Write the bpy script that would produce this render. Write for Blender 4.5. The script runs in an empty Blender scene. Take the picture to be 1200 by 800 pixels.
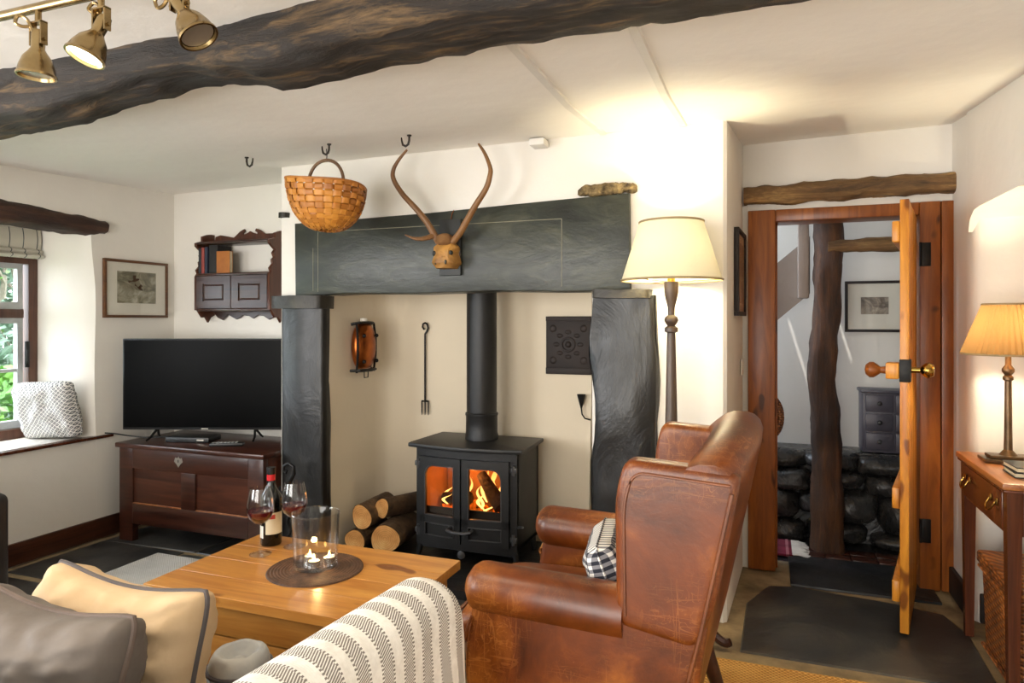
import bpy, bmesh, math, random
from mathutils import Vector, Matrix
random.seed(7)
PI = math.pi
S = bpy.context.scene
COL = S.collection

# ---------------------------------------------------------------- camera
cam_d = bpy.data.cameras.new('camera')
cam_d.sensor_width = 36.0
cam_d.lens = 24.0                       # f = 800 px at 1200 px wide
cam_d.shift_y = -25.0 / 1200.0          # horizon at y = 375
cam_d.clip_start = 0.05
cam = bpy.data.objects.new('camera', cam_d)
COL.objects.link(cam)
cam.location = (0, 0, 1.25)
cam.rotation_euler = (PI / 2, 0, math.atan(300 / 800))
S.camera = cam

# ---------------------------------------------------------------- world, sun, daylight and added fill
world = bpy.data.worlds.new('world')
S.world = world
world.use_nodes = True
wn = world.node_tree.nodes
wn['Background'].inputs[0].default_value = (0.86, 0.93, 1.0, 1)
wn['Background'].inputs[1].default_value = 12.0

sun_d = bpy.data.lights.new('sun', 'SUN')
sun_d.energy = 5.0
sun_d.angle = 0.012
sun_d.color = (1.0, 0.95, 0.88)
sun = bpy.data.objects.new('sun', sun_d)
COL.objects.link(sun)
sun.rotation_euler = Vector((0.88, 1.0, -3.0)).to_track_quat('-Z', 'Y').to_euler()


def fill_light(name, loc, aim, sx, sy, energy, color):
    d = bpy.data.lights.new(name, 'AREA')
    d.shape = 'RECTANGLE'
    d.size, d.size_y = sx, sy
    d.energy = energy
    d.color = color
    o = bpy.data.objects.new(name, d)
    COL.objects.link(o)
    o.location = loc
    o.rotation_euler = Vector(aim).to_track_quat('-Z', 'Y').to_euler()
    return o


# area lamps added in closed recesses behind the camera, standing for window daylight
fill_light('fill_rear', (-1.3, -2.16, 1.0), (0.0, 1, 0.0), 2.3, 1.7, 112, (1.0, 0.985, 0.95))
fill_light('daylight_side_window', (-3.58, -0.55, 1.25), (1, 0.25, 0.0), 1.4, 1.05, 70, (0.95, 0.97, 1.0))
fill_light('fill_hall', (-1.17, 4.08, 1.45), (1, 0.0, -0.05), 0.6, 1.2, 16, (0.70, 0.82, 1.0))  # added fill to brighten the hall; its wall has no window

S.view_settings.view_transform = 'Standard'
S.view_settings.look = 'None'
S.view_settings.exposure = 0.27
S.view_settings.gamma = 1.0
S.view_settings.use_curve_mapping = False


# ---------------------------------------------------------------- materials
def lin(c):
    if isinstance(c, str):
        c = c.lstrip('#')
        c = [int(c[i:i + 2], 16) / 255 for i in (0, 2, 4)]
    return tuple((x / 12.92 if x <= 0.04045 else ((x + 0.055) / 1.055) ** 2.4) for x in c) + (1.0,)


class X:
    """shader maths: a socket with operators"""
    def __init__(s, nt, sock): s.nt, s.s = nt, sock

    def op(s, o, b=None, c=None):
        n = s.nt.nodes.new('ShaderNodeMath')
        n.operation = o
        s.nt.links.new(s.s, n.inputs[0])
        for i, q in ((1, b), (2, c)):
            if q is None: continue
            if isinstance(q, X): s.nt.links.new(q.s, n.inputs[i])
            else: n.inputs[i].default_value = q
        return X(s.nt, n.outputs[0])
    def __add__(s, b): return s.op('ADD', b)
    def __sub__(s, b): return s.op('SUBTRACT', b)
    def __mul__(s, b): return s.op('MULTIPLY', b)
    def __truediv__(s, b): return s.op('DIVIDE', b)
    def lt(s, b): return s.op('LESS_THAN', b)
    def gt(s, b): return s.op('GREATER_THAN', b)
    def frac(s): return s.op('FRACT')
    def sin(s): return s.op('SINE')
    def abs(s): return s.op('ABSOLUTE')
    def mx(s, b): return s.op('MAXIMUM', b)
    def mn(s, b): return s.op('MINIMUM', b)


class Mat:
    def __init__(s, name, rough=0.6, metal=0.0, spec=0.5):
        s.m = bpy.data.materials.new(name)
        s.m.use_nodes = True
        s.nt = s.m.node_tree
        s.b = s.nt.nodes['Principled BSDF']
        s.b.inputs['Roughness'].default_value = rough
        s.b.inputs['Metallic'].default_value = metal
        s.b.inputs['Specular IOR Level'].default_value = spec
        s.h = None
    def n(s, t): return s.nt.nodes.new(t)
    def l(s, a, b): s.nt.links.new(a, b)
    def coord(s, kind='Object', scale=(1, 1, 1), rot=(0, 0, 0)):
        tc = s.n('ShaderNodeTexCoord')
        mp = s.n('ShaderNodeMapping')
        mp.inputs['Scale'].default_value = scale
        mp.inputs['Rotation'].default_value = rot
        s.l(tc.outputs[kind], mp.inputs[0])
        return mp.outputs[0]
    def xyz(s, kind='Object'):
        tc = s.n('ShaderNodeTexCoord')
        sp = s.n('ShaderNodeSeparateXYZ')
        s.l(tc.outputs[kind], sp.inputs[0])
        return [X(s.nt, sp.outputs[i]) for i in range(3)]
    def noise(s, scale=5, detail=5, rough=0.55, co=None, dist=0.0):
        n = s.n('ShaderNodeTexNoise')
        n.inputs['Scale'].default_value = scale
        n.inputs['Detail'].default_value = detail
        n.inputs['Roughness'].default_value = rough
        n.inputs['Distortion'].default_value = dist
        s.l(co if co is not None else s.coord(), n.inputs['Vector'])
        return X(s.nt, n.outputs[0])
    def ramp(s, x, stops):
        r = s.n('ShaderNodeValToRGB')
        e = r.color_ramp.elements
        while len(e) < len(stops): e.new(0.5)
        for q, (p, c) in zip(e, stops):
            q.position = p
            q.color = lin(c) if isinstance(c, str) else tuple(c)
        s.l(x.s, r.inputs[0])
        return r.outputs[0]
    def mix(s, f, a, b):
        m = s.n('ShaderNodeMix')
        m.data_type = 'RGBA'
        if isinstance(f, X): s.l(f.s, m.inputs[0])
        else: m.inputs[0].default_value = f
        for i, q in ((6, a), (7, b)):
            if isinstance(q, str): m.inputs[i].default_value = lin(q)
            else: s.l(q, m.inputs[i])
        return m.outputs[2]
    def col(s, c):
        if isinstance(c, str): s.b.inputs['Base Color'].default_value = lin(c)
        else: s.l(c, s.b.inputs['Base Color'])
        return s
    def bump(s, x, strength=0.3, dist=0.01):
        b = s.n('ShaderNodeBump')
        b.inputs['Strength'].default_value = strength
        b.inputs['Distance'].default_value = dist
        s.l(x.s, b.inputs['Height'])
        if s.h is not None: s.l(s.h, b.inputs['Normal'])
        s.h = b.outputs[0]
        s.l(s.h, s.b.inputs['Normal'])
        return s
    def rough(s, x, lo, hi):
        r = s.n('ShaderNodeMapRange')
        r.inputs[3].default_value, r.inputs[4].default_value = lo, hi
        s.l(x.s, r.inputs[0])
        s.l(r.outputs[0], s.b.inputs['Roughness'])
        return s


def noisy(name, c1, c2, scale=6, rough=0.6, metal=0.0, bump=0.2, bscale=40, co=(1, 1, 1), dist=0.0, bdist=0.004, mid=None, lo=0.3, hi=0.7):
    m = Mat(name, rough, metal)
    v = m.coord('Object', co)
    st = [(lo, c1), (hi, c2)] if mid is None else [(lo, c1), ((lo + hi) / 2, mid), (hi, c2)]
    m.col(m.ramp(m.noise(scale, 6, 0.6, v, dist), st))
    if bump: m.bump(m.noise(bscale, 5, 0.6, v), bump, bdist)
    return m.m


def wood(name, c1, c2, axis=0, scale=3.0, rough=0.4, knots=None, bump=0.15):
    m = Mat(name, rough)
    sc = [9, 9, 9]
    sc[axis] = 0.8
    v = m.coord('Object', sc)
    g = m.noise(scale, 8, 0.6, v, 1.2)
    c = m.ramp(g, [(0.3, c1), (0.7, c2)])
    if knots:
        k = [3.2, 3.2, 3.2]
        k[axis] = 1.6
        n = m.noise(4.5, 1, 0.4, m.coord('Object', k))
        c = m.mix(X(m.nt, m.n_range(n, 0.69, 0.75)) if False else n.op('SUBTRACT', 0.69).op('MULTIPLY', 16).mx(0).mn(0.85), c, knots)
    m.col(c)
    m.bump(g, bump, 0.003)
    return m.m


MT = {}
def plaster(name, c1, c2):
    m = Mat(name, 0.85, spec=0.25)
    v = m.coord()
    m.col(m.ramp(m.noise(1.6, 4, 0.5, v), [(0.3, c1), (0.7, c2)]))
    m.bump(m.noise(2.6, 3, 0.5, v), 0.35, 0.03)
    m.bump(m.noise(16, 4, 0.6, v), 0.16, 0.01)
    return m.m
MT['plaster'] = plaster('plaster_white', '#e2ddd4', '#e9e4db')
MT['ceiling'] = plaster('ceiling_white', '#f3eee6', '#f7f3ec')
MT['hearth_plaster'] = plaster('hearth_plaster', '#dccfb8', '#e4d6be')

def beam_mat(name, dark, mid, light, axis=0):
    m = Mat(name, 0.55)
    sc = [7, 7, 7]
    sc[axis] = 1.0
    v = m.coord('Object', sc)
    g = m.noise(2.6, 9, 0.72, v, 0.35)
    big = m.noise(2.2, 3, 0.5)
    c = m.ramp(g, [(0.32, dark), (0.52, mid), (0.74, light)])
    c = m.mix(big.op('SUBTRACT', 0.52).op('MULTIPLY', 4).mx(0).mn(0.6), c, dark)
    m.col(c)
    m.bump(g, 0.9, 0.018)
    m.rough(big, 0.42, 0.8)
    return m.m
MT['beam'] = beam_mat('beam_black_oak', '#0f0c0a', '#271e16', '#8a6d47')
MT['lintel_wood'] = beam_mat('lintel_rough_oak', '#3a2814', '#7a5a34', '#c9a467')
MT['window_beam'] = beam_mat('window_beam_oak', '#1e100b', '#40261a', '#6b472f', 1)
MT['post'] = beam_mat('post_dark_oak', '#1c0f05', '#4a2b10', '#744820', 2)

def slate(name, a, b, c, rough=(0.25, 0.6), sc=(1, 1, 1), bumps=0.5):
    m = Mat(name, 0.4)
    v = m.coord('Object', sc)
    n1 = m.noise(3.0, 7, 0.62, v, 1.5)
    n2 = m.noise(18, 5, 0.6, v)
    m.col(m.ramp(n1, [(0.3, a), (0.5, b), (0.78, c)]))
    m.bump(n1, bumps, 0.02)
    m.bump(n2, 0.25, 0.004)
    m.rough(n2, *rough)
    return m.m
MT['lintel_slate'] = slate('lintel_slate', '#1e211c', '#2b2f27', '#4a4b3c', (0.3, 0.5), (1, 1, 2.6), 0.12)
MT['pillar_slate'] = slate('pillar_black_slate', '#0a0a0a', '#131313', '#2a2825', (0.26, 0.5), (1, 1, 0.6), 0.5)
MT['cap_slate'] = slate('capstone_slate', '#12100c', '#26221b', '#453f32', (0.35, 0.6))
MT['hearth'] = slate('hearth_black', '#0d0d0d', '#161616', '#2a2a2b', (0.3, 0.6))
MT['flag'] = None
def flag_mat():
    m = Mat('flagstone_slate', 0.4)
    oi = m.n('ShaderNodeObjectInfo')
    n1 = m.noise(2.3, 6, 0.6, None, 1.0)
    n2 = m.noise(24, 5, 0.6)
    c = m.ramp(n1, [(0.3, '#19191a'), (0.5, '#282726'), (0.64, '#4a443b'), (0.8, '#8a785c')])
    r = X(m.nt, oi.outputs['Random'])
    m.col(m.mix(r * 0.8, c, m.ramp(n1, [(0.3, '#2f3133'), (0.7, '#5c5b57')])))
    m.bump(n1, 0.4, 0.015)
    m.bump(n2, 0.3, 0.003)
    m.rough(n1, 0.22, 0.55)
    return m.m
MT['flag'] = flag_mat()
MT['cement'] = noisy('floor_joint_cement', '#66563f', '#a18c69', 7, 0.8, bump=0.5, bscale=30)
MT['stone'] = slate('hall_black_stone', '#141414', '#2b2a29', '#5b5550', (0.15, 0.4), (1, 1, 1), 0.9)
MT['pine'] = wood('door_pine', '#6a330e', '#9e5a20', 2, 2.6, 0.35, '#3a1706')
MT['pine_light'] = wood('door_leaf_pine', '#b0661c', '#dc962f', 2, 2.6, 0.35, '#6a330c')
MT['table'] = wood('table_pine', '#a86a2c', '#cf9448', 0, 2.4, 0.3, '#6e3a14', 0.08)
MT['chest'] = wood('chest_mahogany', '#26110b', '#4a271a', 0, 2.6, 0.28)
MT['chest_panel'] = wood('chest_panel_mahogany', '#321710', '#573020', 0, 2.2, 0.28)
MT['shelf'] = wood('shelf_dark_mahogany', '#21100c', '#46281c', 0, 2.5, 0.28)
MT['shelf_side'] = wood('shelf_side_mahogany', '#3a1c10', '#5d3420', 2, 2.5, 0.35)
MT['console'] = wood('console_mahogany', '#3a1a0e', '#6b3820', 2, 2.5, 0.25)
MT['console_top'] = wood('console_top_mahogany', '#7a4422', '#b57642', 1, 2.5, 0.3)
MT['baseboard'] = wood('baseboard_wood', '#2a140c', '#55301d', 1, 2.5, 0.35)
MT['lamp_wood'] = wood('lamp_grey_wood', '#33261d', '#5b4a3c', 2, 2.5, 0.4)
MT['dark_wood'] = wood('dark_frame_wood', '#120904', '#26140b', 0, 2.5, 0.65)
MT['frame_brown'] = wood('picture_frame_wood', '#4a2d18', '#704826', 0, 2.5, 0.4)
MT['window_wood'] = wood('window_frame_wood', '#3a1f14', '#5d3a28', 2, 2.5, 0.45)
MT['bare_wood'] = wood('log_cut', '#b0793f', '#dcab69', 0, 5, 0.7)
MT['bark'] = noisy('log_bark', '#2c1d12', '#6d5236', 14, 0.9, bump=0.9, bscale=22, bdist=0.02)
MT['iron'] = noisy('stove_iron', '#141415', '#1d1d1e', 9, 0.45, 0.2, 0.25, 90)
MT['iron_highlit'] = noisy('stove_iron_highlit', '#434345', '#555557', 9, 0.35, 0.5, 0.2, 60)  # lighter than the stove body: edge highlights put into the colour
MT['wrought'] = noisy('wrought_iron', '#111111', '#232120', 20, 0.45, 0.6, 0.3, 60)
MT['hook_iron'] = noisy('hook_iron', '#1c1715', '#33291f', 20, 0.5, 0.5, 0.2, 60)
MT['brass'] = noisy('brass', '#8a6a30', '#b18f4c', 12, 0.22, 1.0, 0.05, 60)
MT['antique_brass'] = noisy('antique_brass', '#86704c', '#b09a70', 10, 0.25, 1.0, 0.05, 60)
MT['bronze'] = noisy('lamp_bronze', '#4a3a28', '#7d654a', 10, 0.35, 0.7, 0.05, 60)
MT['silver'] = noisy('pale_metal', '#a9a49a', '#c4bfb4', 10, 0.3, 0.8, 0.05, 60)
MT['copper'] = noisy('copper', '#6a3012', '#b8682c', 9, 0.3, 0.9, 0.15, 30)
MT['black_plastic'] = noisy('black_plastic', '#0b0b0c', '#121213', 10, 0.4, bump=0.05)
MT['screen'] = noisy('tv_screen', '#010101', '#020202', 3, 0.3, bump=0)
MT['screen'].node_tree.nodes['Principled BSDF'].inputs['Specular IOR Level'].default_value = 0.06
MT['white_paint'] = noisy('white_paint', '#dcd8d0', '#e8e4dc', 6, 0.5, bump=0.05)
MT['grey_paint'] = noisy('window_grey_paint', '#8f9394', '#b4b6b4', 9, 0.5, bump=0.2)
MT['mount'] = noisy('picture_mount', '#d8d4c6', '#e3dfd2', 3, 0.8, bump=0)
MT['label_cream'] = noisy('label_cream', '#cfc3a4', '#ddd2b6', 3, 0.7, bump=0)
MT['label_white'] = noisy('label_white', '#d8d3c8', '#e3ded4', 3, 0.7, bump=0)
MT['red_foil'] = noisy('red_foil', '#a01218', '#b8181e', 8, 0.35, bump=0)
MT['wax'] = noisy('candle_wax', '#e6dfd0', '#f2ecdf', 6, 0.5, bump=0)
MT['foil'] = noisy('tealight_foil', '#a8a8aa', '#c8c8ca', 14, 0.25, 1.0, 0.3, 40)
MT['cabinet_paint'] = noisy('cabinet_slate_paint', '#3c3a45', '#504d58', 7, 0.4, bump=0.1)
MT['cord'] = noisy('black_cord', '#101010', '#1a1a1a', 5, 0.5, bump=0)
MT['basket_hoop'] = noisy('basket_handle_willow', '#4c3522', '#79583a', 12, 0.6, bump=0.3)
MT['blind'] = None
MT['dark_leather'] = noisy('dark_grey_leather', '#1c1b1b', '#2a2928', 12, 0.4, bump=0.2, bscale=120)
MT['sofa'] = noisy('sofa_grey_fabric', '#666b72', '#7c8188', 20, 0.9, bump=0.3, bscale=160)
MT['grey_velvet'] = noisy('cushion_taupe_velvet', '#5d544e', '#7d746c', 3, 0.75, bump=0.35, bscale=5, bdist=0.02)
MT['gold_velvet'] = noisy('cushion_gold_velvet', '#c3a47c', '#d9bf9b', 3, 0.75, bump=0.3, bscale=5, bdist=0.02)
MT['piping_grey'] = noisy('piping_brown', '#54463e', '#6b5b51', 9, 0.7, bump=0.1)
MT['piping_gold'] = noisy('piping_dark_grey', '#4a4444', '#5a5352', 9, 0.7, bump=0.1)
MT['button_cushion'] = noisy('cushion_pale_blue_grey', '#8f9397', '#bcb6aa', 4, 0.8, bump=0.3, bscale=9, bdist=0.02)
MT['skull'] = noisy('skull_bone', '#5c3516', '#d09a4e', 7, 0.55, bump=0.7, bscale=22, bdist=0.01)
MT['antler'] = noisy('antler', '#4a2c14', '#8c6236', 5, 0.5, bump=0.5, bscale=30, co=(1, 1, 0.3))
MT['plaque'] = noisy('plaque_slate', '#1b1d1d', '#272927', 5, 0.5, bump=0.1)
MT['rough_stone'] = noisy('rough_ledge_stone', '#2a1e12', '#a58d60', 26, 0.9, bump=1.0, bscale=30, bdist=0.03)
MT['splint_a'] = noisy('ash_splint_gold', '#a8641c', '#d4923c', 8, 0.5, bump=0.2)
MT['splint_b'] = noisy('ash_splint_brown', '#8a4f18', '#bd7a2c', 8, 0.5, bump=0.2)
MT['bark_green'] = noisy('garden_bark', '#4a4438', '#807766', 8, 0.9, bump=0.5)
MT['lawn'] = noisy('garden_grass', '#2c4c18', '#50702b', 5, 0.9, bump=0.5)
MT['leaf_a'] = noisy('leaf_bright_green', '#255814', '#5c862c', 3, 0.6, bump=0)
MT['leaf_b'] = noisy('leaf_blue_green', '#2d4a33', '#566c59', 3, 0.6, bump=0)
MT['wine'] = noisy('red_wine', '#3a050d', '#5a0a16', 3, 0.08, bump=0)
MT['bottle'] = noisy('bottle_dark_glass', '#070806', '#0d0f0a', 3, 0.08, bump=0)
MT['ember'] = None
MT['score'] = noisy('slate_score', '#6d6a58', '#8a8570', 12, 0.7, bump=0)


def leather():
    m = Mat('brown_leather', 0.35)
    v = m.coord()
    n = m.noise(4.5, 6, 0.6, v, 0.6)
    c = m.ramp(n, [(0.28, '#331405'), (0.5, '#69310b'), (0.75, '#a5601e')])
    fine = m.noise(5, 2, 0.5, v)
    sc = None
    for rot, sca in (((0.3, 0.5, 0.2), (3, 26, 26)), ((1.1, 0.2, 0.9), (26, 4, 26)), ((0.2, 1.2, 0.4), (24, 24, 4))):
        k = (m.noise(1.4, 2, 0.5, m.coord('Object', sca, rot), 0.6) - 0.5).abs().lt(0.010)
        sc = k if sc is None else sc.mx(k)
    sc = sc * (fine.op('SUBTRACT', 0.42) * 3.0).mx(0).mn(1) * 0.34
    m.col(m.mix(sc, c, '#cf8a48'))
    m.bump(m.noise(90, 4, 0.6, v), 0.12, 0.002)
    m.bump(n, 0.18, 0.01)
    m.rough(n, 0.28, 0.46)
    return m.m
MT['leather'] = leather()
MT['leather_seam'] = noisy('leather_seam', '#4a2410', '#7a4420', 10, 0.4, bump=0.1)


def throw_mat():
    m = Mat('throw_striped_cotton', 0.9, spec=0.2)
    u, v, _ = m.xyz('UV')
    f = (v / 0.066).frac()
    core = f.gt(0.30) * f.lt(0.72)
    hatch = ((u * 900 + v * 600).sin()).gt(-0.25)
    edge = (f.gt(0.22) * f.lt(0.30)).mx(f.gt(0.72) * f.lt(0.80)) * ((u * 620).sin()).gt(0.0)
    k = (core * hatch).mx(edge) * 0.85
    n = m.noise(60, 4, 0.6)
    base = m.ramp(n, [(0.3, '#dcd8d1'), (0.7, '#f1eee8')])
    m.col(m.mix(k, base, '#5f564e'))
    m.bump((u * 1400).sin() + (v * 1400).sin(), 0.15, 0.002)
    return m.m
MT['throw'] = throw_mat()


def gingham():
    m = Mat('gingham_cotton', 0.9, spec=0.2)
    x, y, z = m.xyz()
    a = (x * 52).frac().gt(0.5)
    b = (z * 52).frac().gt(0.5)
    m.col(m.ramp((a + b) * 0.5, [(0.2, '#e6e2da'), (0.5, '#7c7b7f'), (0.8, '#2a2b33')]))
    return m.m
MT['gingham'] = gingham()


def lattice():
    m = Mat('lattice_cotton', 0.9, spec=0.2)
    x, y, z = m.xyz()
    a = ((x + z) * 44).frac() - 0.5
    b = ((x - z) * 44).frac() - 0.5
    k = (a.abs().mx(b.abs()).lt(0.33)) * (a.abs().mx(b.abs()).gt(0.14))
    m.col(m.mix(k, '#e2e0dc', '#4a4e58'))
    return m.m
MT['lattice'] = lattice()


def blind_mat():
    m = Mat('blind_striped_linen', 0.9, spec=0.2)
    x, y, z = m.xyz()
    f = (y / 0.075).frac()
    k = f.lt(0.07)
    m.col(m.mix(k, '#b9b4a6', '#40454a'))
    return m.m
MT['blind'] = blind_mat()


def woven(name, c1, c2, sc, rough=0.9, bump=0.6):
    m = Mat(name, rough, spec=0.2)
    x, y, z = m.xyz()
    w = (x * sc).sin() * (y * sc).sin()
    n = m.noise(5, 5, 0.6)
    m.col(m.ramp(w * 0.25 + n, [(0.2, c1), (0.75, c2)]))
    m.bump(w + n, bump, 0.004)
    return m.m
MT['jute'] = woven('jute_weave', '#a06f34', '#d5a45c', 330)
MT['pale_rug'] = woven('pale_rug_weave', '#b3b0aa', '#d6d3ce', 520, bump=0.25)
MT['mat_coil'] = noisy('placemat_coil', '#35241a', '#6a4c38', 30, 0.6, bump=0.4)


def wicker():
    m = Mat('wicker_weave', 0.55)
    x, y, z = m.xyz()
    row = (z * 70)
    alt = (row.op('FLOOR') * 0.5).frac() * 2.0
    s = ((x + y) * 130 + alt * PI).sin()
    r = (row.frac() - 0.5).abs() * 2.0
    h = s * 0.5 + (r * -1.0)
    n = m.noise(14, 4, 0.6)
    m.col(m.ramp(h * 0.3 + n, [(0.0, '#2e1608'), (0.35, '#8a4a1c'), (0.7, '#c9813e')]))
    m.bump(h, 0.9, 0.006)
    return m.m
MT['wicker'] = wicker()


def glass(name, tint=(1, 1, 1), strength=0.9, rough=0.0):
    m = bpy.data.materials.new(name)
    m.use_nodes = True
    nt = m.node_tree
    for n in list(nt.nodes): nt.nodes.remove(n)
    out = nt.nodes.new('ShaderNodeOutputMaterial')
    tr = nt.nodes.new('ShaderNodeBsdfTransparent')
    tr.inputs[0].default_value = (*tint, 1)
    gl = nt.nodes.new('ShaderNodeBsdfGlossy')
    gl.inputs['Roughness'].default_value = rough
    lw = nt.nodes.new('ShaderNodeLayerWeight')
    pw = nt.nodes.new('ShaderNodeMath')
    pw.operation = 'POWER'
    pw.inputs[1].default_value = 3.0
    nt.links.new(lw.outputs['Facing'], pw.inputs[0])
    mu = nt.nodes.new('ShaderNodeMath')
    mu.operation = 'MULTIPLY_ADD'
    mu.inputs[1].default_value = strength * 0.8
    mu.inputs[2].default_value = strength * 0.045
    nt.links.new(pw.outputs[0], mu.inputs[0])
    mx = nt.nodes.new('ShaderNodeMixShader')
    nt.links.new(mu.outputs[0], mx.inputs[0])
    nt.links.new(tr.outputs[0], mx.inputs[1])
    nt.links.new(gl.outputs[0], mx.inputs[2])
    nt.links.new(mx.outputs[0], out.inputs[0])
    return m
MT['pane'] = glass('window_pane', (0.97, 0.98, 0.98), 0.6)
MT['clear'] = glass('clear_glass', (0.96, 0.97, 0.97), 1.0, 0.02)
MT['stove_glass'] = glass('stove_glass', (0.95, 0.9, 0.85), 0.7)
MT['picture_glass'] = glass('picture_glass', (1, 1, 1), 0.55)


def shade(name, c, trans=0.6, pleat=False):
    m = bpy.data.materials.new(name)
    m.use_nodes = True
    nt = m.node_tree
    for n in list(nt.nodes): nt.nodes.remove(n)
    out = nt.nodes.new('ShaderNodeOutputMaterial')
    tl = nt.nodes.new('ShaderNodeBsdfTranslucent')
    df = nt.nodes.new('ShaderNodeBsdfDiffuse')
    no = nt.nodes.new('ShaderNodeTexNoise')
    no.inputs['Scale'].default_value = 60
    rp = nt.nodes.new('ShaderNodeValToRGB')
    a = lin(c)
    rp.color_ramp.elements[0].color = tuple(q * 0.92 for q in a[:3]) + (1,)
    rp.color_ramp.elements[1].color = a
    nt.links.new(no.outputs[0], rp.inputs[0])
    nt.links.new(rp.outputs[0], tl.inputs[0])
    nt.links.new(rp.outputs[0], df.inputs[0])
    mx = nt.nodes.new('ShaderNodeMixShader')
    mx.inputs[0].default_value = trans
    nt.links.new(df.outputs[0], mx.inputs[1])
    nt.links.new(tl.outputs[0], mx.inputs[2])
    nt.links.new(mx.outputs[0], out.inputs[0])
    return m
MT['shade_cream'] = shade('lampshade_cream', '#d3cab0', 0.075)
MT['shade_gold'] = shade('lampshade_gold_pleat', '#a07848', 0.13)
MT['shade_trim'] = noisy('lampshade_trim', '#8a7650', '#a5906a', 8, 0.6, bump=0)


def emit(name, c1, c2, strength, zlo=None, zhi=None, sc=8):
    m = bpy.data.materials.new(name)
    m.use_nodes = True
    nt = m.node_tree
    for n in list(nt.nodes): nt.nodes.remove(n)
    out = nt.nodes.new('ShaderNodeOutputMaterial')
    em = nt.nodes.new('ShaderNodeEmission')
    em.inputs[1].default_value = strength
    rp = nt.nodes.new('ShaderNodeValToRGB')
    rp.color_ramp.elements[0].color = lin(c1)
    rp.color_ramp.elements[1].color = lin(c2)
    if zlo is None:
        no = nt.nodes.new('ShaderNodeTexNoise')
        no.inputs['Scale'].default_value = sc
        tc = nt.nodes.new('ShaderNodeTexCoord')
        nt.links.new(tc.outputs['Object'], no.inputs[0])
        rp.color_ramp.elements[0].position = 0.4
        rp.color_ramp.elements[1].position = 0.65
        nt.links.new(no.outputs[0], rp.inputs[0])
    else:
        tc = nt.nodes.new('ShaderNodeTexCoord')
        sp = nt.nodes.new('ShaderNodeSeparateXYZ')
        mr = nt.nodes.new('ShaderNodeMapRange')
        mr.inputs[1].default_value, mr.inputs[2].default_value = zlo, zhi
        nt.links.new(tc.outputs['Object'], sp.inputs[0])
        nt.links.new(sp.outputs[2], mr.inputs[0])
        nt.links.new(mr.outputs[0], rp.inputs[0])
    nt.links.new(rp.outputs[0], em.inputs[0])
    nt.links.new(em.outputs[0], out.inputs[0])
    return m
MT['flame'] = emit('flame', '#ffd070', '#ff5a08', 2.6, 0.27, 0.50)
MT['ember'] = emit('ember', '#1a0500', '#ff6a10', 1.3, sc=22)
MT['candle_flame'] = emit('candle_flame', '#fff0b0', '#ffc060', 14, 0.0, 0.03)
MT['bulb'] = emit('bulb_glow', '#fff2d8', '#fff2d8', 18, 0, 1)
MT['firebrick'] = noisy('stove_firebrick', '#6d4a2e', '#9a6a40', 5, 0.9, bump=0.2)


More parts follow.
